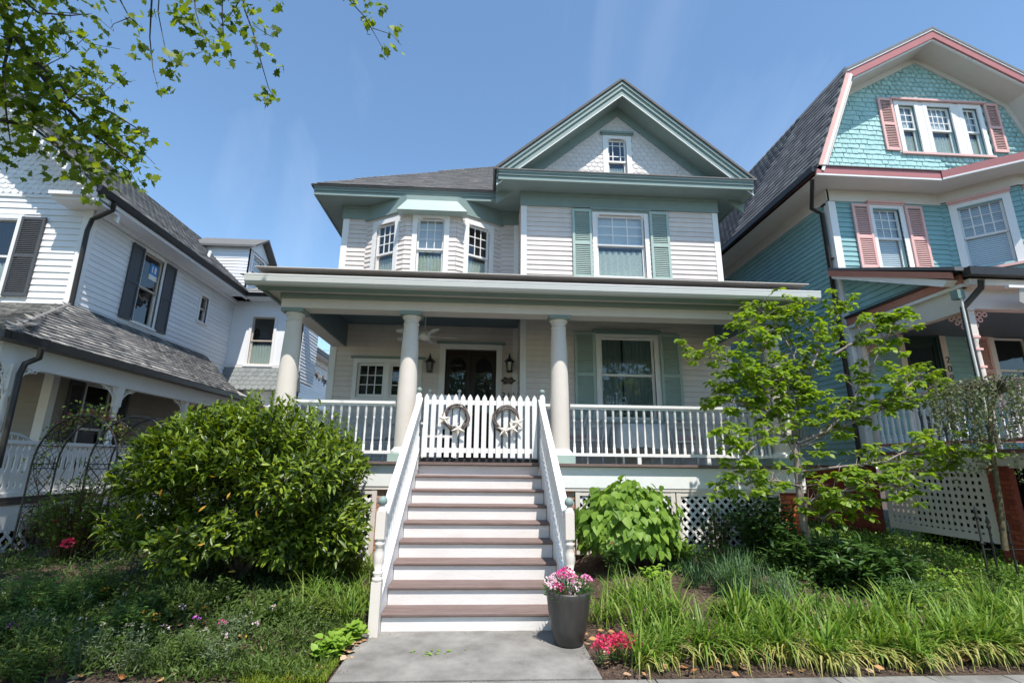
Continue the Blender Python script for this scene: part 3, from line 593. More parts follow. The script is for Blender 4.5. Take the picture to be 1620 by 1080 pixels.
# ---------------------------------------------------------------- staircase
S = thing('front_staircase', (0, -1.2, 0), 'white wooden front steps with mauve treads rising to the picket gate', 'staircase')
w, t_, h_ = .955, .2964, .19
for k in range(1, 10):
    y = (k-9)*t_
    q = MB(); q.box(-w+.002, w-.002, y+.03, y+.055, (k-1)*h_+(.0 if k > 1 else .018), k*h_-.036); q.build('riser', mat('riser_paint', (.68, .655, .64), .6, 0, 1.6, .12, 25, col2=(.81, .78, .77), stretch=(1, 1, 3)), S)
    if k < 9:
        q = MB(); q.prism([(-w, y+.008, k*h_-.036), (-w, y, k*h_-.026), (-w, y, k*h_-.008), (-w, y+.008, k*h_), (-w, y+t_+.03, k*h_), (-w, y+t_+.03, k*h_-.036)], (2*w, 0, 0)); q.build('tread', DECK, S)
sl = h_/t_
for s in (-1, 1):
    x = s*(w+.025)
    q = MB(); q.prism([(x-.02, -2.40, .0), (x-.02, -2.40, .30), (x-.02, -.01, 1.80), (x-.02, -.01, 1.2), (x-.02, -1.9, 0)], (.04, 0, 0)); q.build('stringer', TRIM, S)
    y0, y1 = -2.42, -.04; z0, z1 = 1.16, 2.70
    q = MB(); q.bar((x, y0, z0), (x, y1, z1), .085, .05); q.bar((x, y0, z0-.045), (x, y1, z1-.045), .05, .04); q.build('handrail', TRIM, S)
    q = MB(); q.bar((x, y0, z0-.80), (x, y1, z1-.80), .06, .05); q.build('bottom_rail', TRIM, S)
    for i in range(22):
        f = (i+.7)/22.4; yy = y0+(y1-y0)*f; zz = z0-.79+(z1-z0)*f; put('baluster', bm, S, M=Matrix.Translation((x, yy, zz)) @ Matrix.Diagonal((1, 1, .93, 1)))
    xx = s*(w+.045)
    q = MB(); q.box(xx-.05, xx+.05, -2.52, -2.42, 0, .52); q.lathe((xx, -2.47, .52), [(.045, 0), (.055, .01), (.055, .035), (.035, .05), (.052, .075), (.052, .09), (.033, .10), (.052, .18), (.05, .27), (.034, .33), (.052, .35), (.052, .37), (.034, .385), (.05, .41)], 14)
    q.box(xx-.048, xx+.048, -2.518, -2.422, .93, 1.2); q.lathe((xx, -2.47, 1.2), [(.05, 0), (.045, .03), (.03, .05), (.02, .06)], 14); n_ = q.build('newel_post', CREAM, S)
    q = MB(); q.ball((xx, -2.47, 1.305), .052, 14, 10); q.build('ball_finial', SAGE, n_)
    q = MB(); q.box(xx-.045, xx+.045, -.1, -.01, 1.6, 2.1); q.lathe((xx, -.055, 2.1), [(.042, 0), (.028, .03), (.04, .08), (.028, .2), (.04, .25), (.042, .27)], 12); q.box(xx-.044, xx+.044, -.099, -.011, 2.37, 2.76); q.lathe((xx, -.055, 2.76), [(.045, 0), (.03, .03), (.02, .04)], 12); n_ = q.build('newel_post', TRIM, S)
    q = MB(); q.ball((xx, -.055, 2.845), .045, 14, 10); q.build('ball_finial', SAGE, n_)
# picket gate
G = thing('picket_gate', (0, -.04, 1.72), 'white pointed picket gate at the top of the front steps', 'gate')
pk = MB(); pk.prism([(-.038, 0, 0), (.038, 0, 0), (.038, 0, .93), (.03, 0, .955), (0, 0, 1.0), (-.03, 0, .955), (-.038, 0, .93)], (0, .02, 0)); pk = pk.mesh('picket', TRIM)
for i in range(16): x = -.873+i*.1165; put('picket', pk, G, M=Matrix.Translation((x, -.055+rng.uniform(-.001, .001), 1.79)))
for z in (1.86, 2.62): q = MB(); q.box(-.91, .91, -.034, -.006, z, z+.075); q.build('gate_rail', TRIM, G)
q = MB(); q.box(-.94, .94, -.02, .0, 1.718, 1.775); q.build('gate_sill', mat('black_mesh', (.03, .03, .033), .8), G)
def wreath(x, z, label, stars):
    T = thing('wreath', (x, -.09, z), label, 'wreath', 'grapevine wreaths hung on the picket gate')
    for k in range(16):
        q = MB(); ph = rng.uniform(0, 6.28); rr = .185+rng.uniform(-.025, .025); f = rng.integers(2, 5); n = 30; pts = []; a0 = rng.uniform(0, 6.28); sp = 6.3 if k < 9 else rng.uniform(2, 5)
        for i in range(n+1): a = a0+sp*i/n; r_ = rr+.016*math.sin(f*a+ph); pts.append((x+r_*math.cos(a), -.095+.02*math.cos(f*a+ph)+rng.uniform(-.004, .004), z+r_*math.sin(a)))
        q.tube(pts, .0075, 5); q.build('vine', TWIG, T)
    for a, r_, s in stars:
        cx, cz = x+.19*math.cos(a), z+.19*math.sin(a); s *= 1.3; q = MB(); vs = [(cx, -.165, cz)]
        for i in range(10): aa = r_+i*math.pi/5; R = s if i % 2 == 0 else s*.36; vs.append((cx+R*math.cos(aa), -.140, cz+R*math.sin(aa)))
        q.add(vs, [(0, 1+i, 1+(i+1) % 10) for i in range(10)]); v2 = [(a_, b_+.012, c_) for a_, b_, c_ in vs[1:]]; q.add(vs[1:]+v2, [(i, (i+1) % 10, 10+(i+1) % 10, 10+i) for i in range(10)]+[tuple(range(10, 20))]); q.build('starfish', STAR, T)
wreath(-.39, 2.41, 'twig wreath with two starfish on the left half of the gate', [(math.pi*1.05, .3, .085), (-1.35, .9, .09)])
wreath(.41, 2.40, 'twig wreath with three starfish on the right half of the gate', [(-1.7, .2, .095), (-1.0, .75, .09), (-.35, .5, .095)])
def text_obj(body, size, M, m, parent, name, depth=.006):
    c = bpy.data.curves.new(name, 'FONT'); c.body = body; c.size = size; c.extrude = depth; c.align_x = 'CENTER'; t = bpy.data.objects.new(name, c); COL.objects.link(t)
    dg = bpy.context.evaluated_depsgraph_get(); me = bpy.data.meshes.new_from_object(t.evaluated_get(dg)); bpy.data.objects.remove(t); me.materials.clear(); me.materials.append(m)
    return put(name, me, parent, M=M)
def upright(p, N=(0, -1, 0)):
    N = Vector(N); U = Vector((0, 0, 1)).cross(N); M = Matrix.Identity(4)
    for i in range(3): M[i][0] = U[i]; M[i][1] = (0, 0, 1)[i]; M[i][2] = N[i]; M[i][3] = p[i]
    return M
def downspout(parent, pts, r=.04, m=BRONZE): q = MB(); q.tube(pts, r, 8); q.build('downspout', m, parent)
# ================================================================ TEAL HOUSE
T = thing('teal_house', (10.4, 4, .7), 'teal shingled house with pink shutters, gambrel gable and mauve fascia', 'house')
TX0, TX1, TY = 7.62, 13.2, 1.4
FT = frame((0, TY, 0), (1, 0, 0), (0, -1, 0)); FTS = frame((TX0, 0, 0), (0, 1, 0), (-1, 0, 0))
jx = 10.24; bx1, by1, bx2 = 11.15, .55, 12.4
w1 = (8.60, 9.22, 5.92, 7.33); tri = [(9.72, 10.12), (10.43, 11.02), (11.33, 11.71)]; tz = (8.86, 10.10)
dT = (8.75, 9.55, 1.9, 4.40)
wall(FT, T, TX0, 13.2, 1.9, 7.74, [w1, dT, (10.75, 11.6, 3.0, 4.4), (jx, 13.3, 5.7, 7.7)], TEAL)
wall(FTS, T, TY, 13, 1.74, 7.74, [], TEAL)
bricks(T, FTS, TY, 13, .3, 1.74, RBRICK, RMORT, 150); bricks(T, FTS, -1.15, -.84, .4, 1.74, RBRICK, RMORT, 60)
post(FT, T, TX0-.03, TX0+.13, 1.9, 7.45, TRIM); post(FTS, T, TY-.03, TY+.12, 1.75, 7.45, TRIM)
q = MB(); q.fbox(FT, TX0-.05, jx, 7.46, 7.74, 0, .04); q.fbox(FTS, TY-.04, 13, 7.46, 7.74, 0, .04); q.build('frieze', CREAM, T)
# gambrel gable wall
Gp = [(7.0, 7.87), (8.06, 10.42), (10.38, 11.74), (12.7, 10.42), (13.76, 7.87)]
def gclip(z, off=.0):
    z += off
    if z < 10.42: l = 7.0+(z-7.87)/(10.42-7.87)*1.06
    else: l = 8.06+(z-10.42)/(11.74-10.42)*2.32
    l = max(l, TX0) if z < 8.6 else l
    return (l+.04, 20.76-l-.04)
trih = [(a, b, *tz) for a, b in tri]
wall(FT, T, TX0, 13.2, 7.74, 11.60, trih, TEAL, clip=lambda z: gclip(z, .05), boards=False, pitch=.13)
me = tile_me(.13, .17, .018, TSH)
def ins(u, v):
    z = 7.95+v; A, B = gclip(z+.16)
    return A+.04 < u < B-.04 and not (tri[0][0]-.16 < u < tri[2][1]+.16 and tz[0]-.12 < z < tz[1]+.13)
tiles(T, FT(0, 7.95, .006), (1, 0, 0), (0, 0, 1), (0, -1, 0), ins, 13.3, 3.7, .13, .128, me, 300, umin=7.2, jit=.012, gap=.008)
YT = .80
def mitre(k, t):
    def nn(a, b):
        d = Vector((b[0]-a[0], b[1]-a[1])).normalized(); n = Vector((-d.y, d.x)); return n if n.y < 0 else -n
    ns = [nn(Gp[i], Gp[i+1]) for i in range(4)]
    if k == 2: pass
    a = ns[max(0, k-1)]; b = ns[min(3, k)]; m_ = (a+b).normalized(); return Vector(Gp[k])+m_*(t/max(.3, m_.dot(a)))
def seg_board(p0, p1, y0, y1, t0, t1, m, name):
    k = Gp.index(p0); A, B, C_, D = mitre(k, t0), mitre(k+1, t0), mitre(k+1, t1), mitre(k, t1); q = MB()
    q.prism([(v.x, y0, v.y) for v in (A, B, C_, D)], (0, y1-y0, 0)); q.build(name, m, T); return
def seg_board_old(p0, p1, y0, y1, t0, t1, m, name):
    d = Vector((p1[0]-p0[0], 0, p1[1]-p0[1])).normalized(); n = Vector((-d.z, 0, d.x)); n = n if n.z < 0 or (abs(n.z) < 1e-6) else -n
    c = [Vector((p0[0], y0, p0[1])), Vector((p1[0], y0, p1[1]))]; q = MB()
    q.prism([c[0]+n*t0, c[1]+n*t0, c[1]+n*t1, c[0]+n*t1], (0, y1-y0, 0)); q.build(name, m, T)
for i in range(4):
    p0, p1 = Gp[i], Gp[i+1]; steep = i in (0, 3)
    seg_board(p0, p1, YT, YT+.04, .0, .20 if not steep else .10, PINK if steep else MAUVE, 'rake_board'); seg_board(p0, p1, YT-.02, YT+.04, .0 if not steep else .10, .03 if not steep else .16, TRIM, 'rake_edge')
    if not steep: seg_board(p0, p1, YT+.04, YT+.08, .17, .24, TRIM, 'rake_edge')
    seg_board(p0, p1, YT+.05, TY+.02, .20, .23, CREAM, 'rake_soffit'); seg_board(p0, p1, TY-.05, TY-.006, .22, .36, CREAM, 'rake_frieze')
    seg_board(p0, p1, YT-.03, 13, -.05, 0, ROOFD, 'roof_deck')
me = tile_me(.22, .19, .016, ROOFD)
vv = Vector((1.06, 0, 2.55)).normalized(); tiles(T, Vector((7.0, YT-.03, 7.87))+Vector((-vv.z, 0, vv.x))*.052, (0, 1, 0), vv, (-vv.z, 0, vv.x), lambda u, v: True, 9.5, 2.74, .22, .14, me, 250)
q = MB(); q.box(6.97, TX0, YT+.03, 13, 7.74, 7.77); q.box(TX0, jx+.3, YT+.03, TY, 7.742, 7.77); q.build('soffit', CREAM, T)
q = MB(); q.box(7.0, 9.84, YT, YT+.04, 7.76, 7.93); q.box(6.97, 7.0, YT, 13, 7.74, 7.88); q.build('fascia', MAUVE, T)
q = MB(); q.box(6.98, 9.8, YT+.002, YT+.045, 7.72, 7.758); q.build('fascia_edge', TRIM, T)
q = MB(); q.prism([(6.98, YT-.03, 7.93), (6.98, TY, 8.0), (6.98, TY, 8.06), (6.98, YT-.03, 7.95)], (6.8, 0, 0)); q.build('pent_roof', ROOFD, T)
q = MB(); q.box(6.87, 6.97, YT-.02, 13, 7.78, 7.90); q.build('gutter', BRONZE, T)
downspout(T, [P(1285, 285, X=6.95), P(1284, 330, X=7.2), Vector((7.5, 1.5, 7.2)), Vector((7.5, 1.5, .9))], .045)
for a in (7.4, 6.1, 4.2): q = MB(); q.box(7.54, 7.62, 1.44, 1.56, a, a+.03); q.build('pipe_strap', BRONZE, T)
# second floor bay at the right and its flared cornice
bf = [((jx, TY), (bx1, by1)), ((bx1, by1), (bx2, by1)), ((bx2, by1), (13.2, TY))]
for i, (a, c) in enumerate(bf):
    a = Vector((*a, 0)); c = Vector((*c, 0)); U = c-a; L = U.length; N = Vector((U.y, -U.x, 0)); F = frame(a, U, N)
    o = (L/2-.36, L/2+.36, 5.86, 7.30) if i != 1 else (L/2-.4, L/2+.4, 5.86, 7.30)
    wall(F, T, 0, L, 5.2, 7.75, [o], TEAL)
    window(F, T, *o, cw=.13, muntin=(4, 3), cap=PINK, curtain='slats', room=.5, capw=.02, sillm=PINK)
    q = MB(); q.fbox(F, -.02, L+.02, 7.5, 7.76, 0, .05); q.build('frieze', CREAM, T)
def off_pts(d): return [(9.84-.0, YT+.0+(.0)), (10.62, by1-.42-d*0), (12.9, by1-.42), (13.7, YT)]
op = [(9.80, YT), (10.95, -.05), (12.6, -.05), (13.75, YT)]
for a, c in zip(op[:-1], op[1:]):
    a = Vector((*a, 0)); c = Vector((*c, 0)); U = c-a; N = Vector((U.y, -U.x, 0)); F = frame(a, U, N); L = U.length
    q = MB(); q.fbox(F, -.0, L, 7.76, 7.93, 0, .03); q.build('fascia', MAUVE, T); q = MB(); q.fbox(F, 0, L, 7.72, 7.758, -.01, .035); q.build('fascia_edge', TRIM, T)
q = MB(); q.prism([(x, y+.02, 7.74) for x, y in op]+[(13.7, TY, 7.74), (9.8, TY, 7.74)], (0, 0, .025)); q.build('soffit', CREAM, T)
q = MB(); top = [(x, y-.03, 7.935) for x, y in op]; q.add(top+[(9.75, TY, 8.05), (10.9, TY, 8.45), (12.6, TY, 8.45), (13.8, TY, 8.05)], [(0, 1, 5, 4), (1, 2, 6, 5), (2, 3, 7, 6)]); q.build('bay_roof', ROOFD, T)
# windows and shutters
window(FT, T, *w1, cw=.11, muntin=(3, 3), cap=PINK, curtain='slats', capw=.02, sillm=PINK)
shutter(FT, T, 8.10, 8.50, 5.86, 7.40, PINK, mid=.48); shutter(FT, T, 9.34, 9.74, 5.86, 7.40, PINK, mid=.48)
c = MB(); c.fbox(FT, tri[0][0]-.2, tri[2][1]+.2, tz[1]+.112, tz[1]+.16, 0, .09); c.build('window_cap', PINK, T); c = MB(); c.fbox(FT, tri[0][0]-.16, tri[2][1]+.16, tz[0]-.11, tz[0]-.06, 0, .07); c.build('sill', PINK, T)
for i, (a, b) in enumerate(tri): window(FT, T, a, b, *tz, cw=.105, muntin=(2 if i != 1 else 4, 3), curtain='both', blindfrac=.5, sill=False, room=.6)
c = MB(); c.fbox(FT, tri[0][1]+.1, tri[1][0]-.1, tz[0]-.03, tz[1]+.1, 0, .03); c.fbox(FT, tri[1][1]+.1, tri[2][0]-.1, tz[0]-.03, tz[1]+.1, 0, .03); c.build('mullion', TRIM, T)
shutter(FT, T, 9.20, 9.56, 8.82, 10.24, PINK); shutter(FT, T, 11.87, 12.22, 8.90, 10.24, PINK)
# porch of the teal house
PY = -1.0
q = MB(); q.box(TX0+.02, 13.4, PY-.08, TY, 1.93, 1.99); q.box(TX0+.0, 9.6, -2.6, PY-.08, 1.93, 1.99); q.build('porch_deck', mat('mauve_deck', (.22, .10, .10), .6), T)
q = MB(); q.box(TX0+.03, TX0+.06, -2.6, TY-.03, 1.72, 1.93); q.build('skirt_board', CREAM, T)
FL2 = frame((TX0+.05, 0, 0), (0, 1, 0), (-1, 0, 0))
lattice(T, FL2, -.78, 1.12, .74, 1.66, 0, .108, .056, CREAM)
q = MB(); q.fbox(FL2, -.84, -.76, .64, 1.72, -.005, .035); q.fbox(FL2, 1.1, 1.18, .64, 1.72, -.005, .035); q.fbox(FL2, -.76, 1.1, 1.64, 1.72, -.004, .033); q.fbox(FL2, -.76, 1.1, .64, .74, -.004, .033); q.build('lattice_frame', CREAM, T)
q = MB(); q.box(8.4, 8.45, -2.6, TY, .3, 1.9); q.build('crawl_space_dark', MATS['dark_void'], T)  # black sheet in place of the dark below the teal deck
bricks(T, frame((8.3, 0, 0), (0, 1, 0), (-1, 0, 0)), -2.6, -1.2, .3, 1.9, RBRICK, RMORT, 20)
# roof: shed with a boarded side
rk0, rk1 = Vector((7.50, -1.22, 4.75)), P(1308, 437, X=7.3)
q = MB(); q.prism([(7.35, -1.28, 4.77), (7.35, TY, 5.86), (7.35, TY, 5.80), (7.35, -1.28, 4.71)], (6.4, 0, 0)); q.build('porch_roof', ROOFD, T)
q = MB(); q.prism([(7.36, -1.2, 4.71), (7.36, TY-.0, 5.80), (7.36, TY, 5.67), (7.36, -1.2, 4.60)], (.03, 0, 0)); q.build('rake_board', SALMON, T)
q = MB(); q.prism([(7.39, -1.1, 4.62), (7.39, TY-.04, 5.72), (7.39, TY-.04, 5.60), (7.39, -1.0, 4.54)], (.25, 0, 0)); q.build('rake_edge', TRIM, T)
q = MB(); q.prism([(7.66, -.95, 4.72), (7.66, TY-.04, 5.78), (7.66, TY-.04, 4.7)], (.05, 0, 0)); q.build('gable_end', TEAL, T)
for i in range(9):
    z = 4.72+i*.115; y0 = -.95+(z-4.72)*2.18
    if y0 < 1.2: q = MB(); q.add([(7.66, y0, z), (7.66, TY-.04, z), (7.636, TY-.04, z), (7.636, y0, z), (7.66, y0+.2, z+.112), (7.66, TY-.04, z+.112), (7.655, TY-.04, z+.112), (7.655, y0+.2, z+.112)], [(0, 1, 2, 3), (3, 2, 6, 7), (7, 6, 5, 4), (0, 3, 7, 4)]); q.build('clapboard', TEAL, T)
q = MB(); q.box(7.52, 7.66, -1.18, TY-.04, 4.70, 4.75); q.build('side_gutter', BRONZE, T)
q = MB(); q.box(7.56, 7.60, -1.15, TY-.04, 4.56, 4.70); q.build('fascia', SALMON, T); q = MB(); q.box(7.57, 7.70, -1.12, TY-.04, 4.50, 4.557); q.build('fascia_edge', TRIM, T)
q = MB(); q.box(7.64, 7.78, PY-.05, TY-.04, 4.14, 4.5); q.box(7.78, 13.4, PY-.05, PY+.1, 4.17, 4.5); q.build('porch_beam', CREAM, T); q = MB(); q.box(7.75, 13.4, PY+.1, TY, 4.40, 4.42); q.build('porch_ceiling', CEIL, T)  # dark slate on this ceiling stands in for deep porch shade
q = MB(); q.box(7.5, 13.6, -1.38, -1.24, 4.62, 4.75); q.build('gutter', BRONZE, T)
q = MB(); q.box(7.6, 13.6, -1.24, PY-.05, 4.5, 4.6); q.build('porch_soffit', CREAM, T)
downspout(T, [P(1552, 442, Y=-1.35), P(1552, 455, Y=-1.3), P(1524, 487, Y=-1.15), P(1533, 530, Y=-1.12), P(1552, 610, Y=-1.12), P(1575, 720, Y=-1.12)], .045)
downspout(T, [P(1520, 470, Y=-1.17), P(1536, 545, Y=-1.17), P(1558, 640, Y=-1.17), P(1575, 715, Y=-1.17)], .018, VENT)
q = MB(); p = P(1517, 466, Y=-1.16); q.box(p.x-.06, p.x+.06, -1.2, -1.08, p.z-.07, p.z+.07); q.build('junction_box', SAGED, T)
def tpost(x, y):
    q = MB(); q.box(x-.055, x+.055, y-.055, y+.055, 3.68, 4.2); q.lathe((x, y, 1.99), [(.055, 0), (.055, .7), (.065, .72), (.04, .78), (.062, .84), (.062, .9), (.04, .94), (.058, 1.0), (.062, 1.2), (.05, 1.62), (.06, 1.66), (.06, 1.69)], 12); o = q.build('porch_post', CREAM, T)
    for z in (3.22, 3.50, 3.70): r = MB(); r.box(x-.064, x+.064, y-.064, y+.064, z, z+.035); r.build('pink_band', PINK, o)
    for s, U in ((1, Vector((1, 0, 0))), (1, Vector((0, 1, 0)))):
        r = MB()
        for k in range(3):
            for m_ in range(3-k): c = Vector((x, y, 4.1-k*.09))+U*(.1+m_*.09); r.tube([c+U*.035*math.cos(a)+Vector((0, 0, .035*math.sin(a))) for a in [i*.785 for i in range(9)]], .012, 5, False)
        r.build('bracket', PINK, o)
tpost(7.74, PY+.03); tpost(7.74, TY-.12); tpost(11.6, PY+.03)
bt = bm
def trail(a, c):
    a = Vector(a); c = Vector(c); L = (c-a).length; n = int(L/.13)
    q = MB(); q.bar((*a, 2.96), (*c, 2.96), .09, .045); q.build('handrail', PINK, T); q = MB(); q.bar((*a, 2.12), (*c, 2.12), .06, .05); q.build('bottom_rail', MAUVE, T)
    for i in range(n): p = a+(c-a)*((i+.5)/n); put('baluster', bt, T, M=Matrix.Translation((p.x, p.y, 2.14)) @ Matrix.Diagonal((1.5, 1.5, 1.04, 1)))
trail((7.74, PY+.12), (7.74, TY-.2)); trail((7.74, PY-.06), (7.74, -2.4)); trail((7.85, PY+.03), (11.5, PY+.03))
c = MB(); c.fbox(FT, 8.62, 8.75, 1.95, 4.52, -.02, .035); c.fbox(FT, 9.55, 9.68, 1.95, 4.52, -.02, .035); c.fbox(FT, 8.75, 9.55, 4.40, 4.52, -.02, .033); c.fbox(FT, 8.5, 9.78, 4.522, 4.6, 0, .08); c.build('door_casing', CREAM, T)
q = MB(); q.fbox(FT, 8.75, 9.55, 1.95, 4.4, -.1, -.06); q.fbox(FT, 8.75, 8.86, 1.96, 4.39, -.06, -.04); q.fbox(FT, 9.44, 9.55, 1.96, 4.39, -.06, -.04); q.fbox(FT, 8.86, 9.44, 4.2, 4.39, -.06, -.04); do = q.build('door_leaf', DGREEN, T)
g = MB(); g.add([FT(8.9, 2.6, -.055), FT(9.4, 2.6, -.055), FT(9.4, 4.15, -.055), FT(8.9, 4.15, -.055)], [(0, 1, 2, 3)]); g.build('pane', GLASSD, do)
HN = thing('house_number', P(1499, 590, Y=TY-.045), 'dark vertical house number 209 on the door frame of the teal porch', 'house number')
for i, ch in enumerate('209'): p = P(1501+i*3.2, 574+i*14, Y=TY-.04); text_obj(ch, .19, upright(p), BLACK, HN, 'digit')
window(FT, T, 10.75, 11.5, 3.0, 4.4, cw=.11, muntin=(1, 1), curtain='lace', glass=GLASSD, cap=PINK); shutter(FT, T, 10.20, 10.60, 2.9, 4.42, PINK)
A = thing('awning', (9.5, -1.2, 4.3), 'rolled up striped teal awning under the teal porch gutter', 'awning')
q = MB(); q.box(8.02, 12.5, -1.42, -1.36, 4.40, 4.44); q.build('awning_bar', TRIM, A)
for i in range(22):
    x = 8.2+i*.16; q = MB(); q.prism([(x, -1.40, 4.40), (x+.16, -1.40, 4.40), (x+.155, -1.36, 4.2), (x+.08, -1.36, 4.16), (x+.005, -1.36, 4.2)], (0, .01, 0)); q.build('awning_strip', AWN if i % 2 else mat('awning_stripe', (.45, .45, .43), .8), A)
# ================================================================ WHITE HOUSE (left)
L = thing('white_house', (-11, 5, .3), 'white clapboard house with charcoal shutters and a dark shingled wraparound porch', 'house')
LX, LY = -8.9, 2.57
FLF = frame((0, LY, 0), (1, 0, 0), (0, -1, 0)); FLS = frame((LX, 0, 0), (0, 1, 0), (1, 0, 0))
fw_ = (-11.2, -10.44, 5.12, 6.88); sw_ = (4.36, 5.12, 5.12, 6.98); mw_ = (7.06, 7.46, 5.92, 6.72)
wall(FLF, L, -15.2, LX, 4.3, 7.44, [fw_], WHITE, pitch=.15); wall(FLF, L, -15.2, LX, 1.0, 4.3, [], PSHADE, pitch=.14)
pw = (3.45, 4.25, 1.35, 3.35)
wall(FLS, L, LY, 9.05, 4.3, 7.28, [sw_, mw_], WHITE, pitch=.135); wall(FLS, L, LY, 9.05, .9, 4.3, [pw], PSHADE, pitch=.14)
post(FLF, L, LX-.16, LX+.03, 1.0, 7.4, TRIM); post(FLS, L, LY-.03, LY+.13, 1.0, 7.2, TRIM)
window(FLF, L, *fw_, cw=.1, muntin=(1, 1), curtain='lace', room=.8); shutter(FLF, L, -10.33, -9.82, 5.06, 6.92, CHAR); shutter(FLF, L, -11.65, -11.27, 5.06, 6.92, CHAR)
wo_ = mat('tan_sash', (.50, .43, .36), .5)
window(FLS, L, *sw_, cw=.1, muntin=(1, 1), curtain=None, sashc=wo_, room=.9); shutter(FLS, L, 3.86, 4.30, 5.06, 7.0, CHAR, panel=True); shutter(FLS, L, 5.20, 5.64, 5.06, 7.0, CHAR, panel=True)
window(FLS, L, *mw_, cw=.08, muntin=(1, 1), curtain=None, sashc=wo_, room=.5)
K = thing('window_sticker', P(243, 432, X=LX+.005), 'blue and white sticker on the upper pane of the white house side window', 'sticker')
q = MB(); q.fbox(FLS, 4.72, 5.04, 6.50, 6.80, -.045, -.043); q.build('sticker_sheet', BLUE, K); q = MB(); q.fbox(FLS, 4.72, 5.04, 6.36, 6.50, -.045, -.043); q.fbox(FLS, 4.80, 4.84, 6.56, 6.74, -.043, -.041); q.fbox(FLS, 4.9, 4.97, 6.56, 6.74, -.043, -.041); q.build('sticker_lettering', TRIM, K)
# gable front
RX, RZ = -12.0, 10.68; sl_ = (RZ-7.30)/(RX+8.3)   # negative
def lclip(z): l = -8.3+(z-7.30)/(-.913)*1.0; x = -8.3-(z-7.30)/.913; return (-24-x+.0, x-.28)
wall(FLF, L, -15.2, LX, 7.44, 10.4, [], WHITE, clip=lambda z: (max(-15.2, lclip(z)[0]), min(LX, lclip(z)[1])), boards=False, pitch=.12)
me = tile_me(.16, .17, .016, WSCALE, 'scale')
tiles(L, FLF(0, 7.5, .006), (1, 0, 0), (0, 0, 1), (0, -1, 0), lambda u, v: max(-13.5, lclip(7.5+v)[0]) < u < min(LX-.05, lclip(7.65+v)[1]), LX, 2.9, .16, .12, me, 300, umin=-13.6, jit=.002, gap=.002)
q = MB(); q.fbox(FLF, -15.2, LX+.02, 7.42, 7.49, 0, .04); q.build('belt_moulding', TRIM, L)
for s in (-1, 1):
    ex = RX+s*3.7
    for (y0, y1, t0, t1, m, nm) in ((1.86, 1.92, .0, .26, TRIM, 'rake_board'), (1.84, 1.9, 0, .08, TRIM, 'rake_moulding'), (1.92, LY, .24, .27, WHITE, 'rake_soffit'), (LY-.06, LY-.005, .26, .44, TRIM, 'rake_frieze'), (1.82, 12, -.06, .0, ROOFL, 'roof_deck')):
        q = MB(); q.prism([(RX, y0, RZ-t0), (ex, y0, 7.30-t0), (ex, y0, 7.30-t1), (RX, y0, RZ-t1)], (0, y1-y0, 0)); q.build(nm, m, L)
n_s = 16
for i in range(n_s): f = (i+.5)/n_s; x = -8.3-3.7*f*.55; z = 7.30+3.38*f*.55-.3; q = MB(); q.ball((x, 1.88, z), .045, 8, 5); q.build('rake_scallop', TRIM, L)
me = tile_me(.24, .2, .016, ROOFL); vv = Vector((-3.7, 0, 3.38)).normalized()
tiles(L, Vector((-8.27, 1.8, 7.36)), (0, 1, 0), vv, (vv.z, 0, -vv.x), lambda u, v: True, 10, 4.9, .24, .14, me, 120)
q = MB(); q.box(-9.45, -8.32, 2.0, LY-.02, 7.24, 7.32); q.box(-9.42, -8.32, 2.08, LY-.02, 7.16, 7.24); q.build('eave_return', TRIM, L)
q = MB(); q.box(-8.9, -8.32, LY, 9.05, 7.20, 7.24); q.box(-8.86, -8.78, LY, 9.05, 7.10, 7.2); q.build('soffit', WHITE, L)
q = MB(); q.prism([(-8.3, 1.8, 7.36), (-8.3, 1.8, 7.22), (-8.22, 1.8, 7.24), (-8.18, 1.8, 7.36)], (0, 6.9, 0)); q.build('gutter', BRONZE, L)
q = MB(); q.box(-8.34, -8.3, 1.82, 8.7, 7.14, 7.24); q.build('fascia', TRIM, L)
downspout(L, [Vector((-8.24, 2.25, 7.2)), Vector((-8.28, 2.3, 7.05)), P(156, 343, Y=2.5), P(146, 347, Y=2.5), P(138, 365, Y=2.5), P(112, 484, Y=2.5)], .05)
# projecting wing at the back with its window, skirt of scales
FB = frame((0, 9.05, 0), (1, 0, 0), (0, -1, 0)); bw_ = (-8.16, -7.40, 4.92, 6.62)
wall(FB, L, LX, -6.40, 4.9, 7.3, [bw_], WHITE, boards=False); window(FB, L, *bw_, cw=.09, muntin=(1, 1), curtain='lace', sashc=wo_, room=.7)
wall(frame((-6.40, 0, 0), (0, 1, 0), (1, 0, 0)), L, 9.05, 10.6, 4.4, 7.2, [], WHITE)
q = MB(); q.box(LX, -6.36, 9.0, 9.03, 4.80, 4.88); q.build('belt_moulding', TRIM, L)
q = MB(); q.prism([(LX, 9.03, 4.80), (LX, 8.80, 4.0), (LX, 9.3, 4.0)], (2.55, 0, 0)); q.build('skirt_core', GSCALE, L)
me = tile_me(.2, .24, .016, GSCALE, 'scale'); vv = Vector((0, .23, .8)).normalized()
tiles(L, Vector((LX, 8.79, 4.0)), (1, 0, 0), vv, (0, -vv.z, vv.y), lambda u, v: True, 2.5, .80, .2, .16, me, 80, jit=.003)
wall(FB, L, LX, -6.5, .8, 4.0, [], WHITE, pitch=.14)
q = MB(); q.box(LX, -6.1, 8.55, 9.05, 7.20, 7.24); q.build('soffit', WHITE, L)
q = MB(); q.prism([(LX+.6, 8.50, 7.22), (-6.02, 8.50, 7.22), (-6.02, 8.44, 7.34), (LX+.6, 8.44, 7.34)], (0, .05, .01)); q.build('gutter', BRONZE, L); q = MB(); q.box(LX+.6, -6.05, 8.48, 8.52, 7.33, 7.37); q.build('drip_edge', TRIM, L)
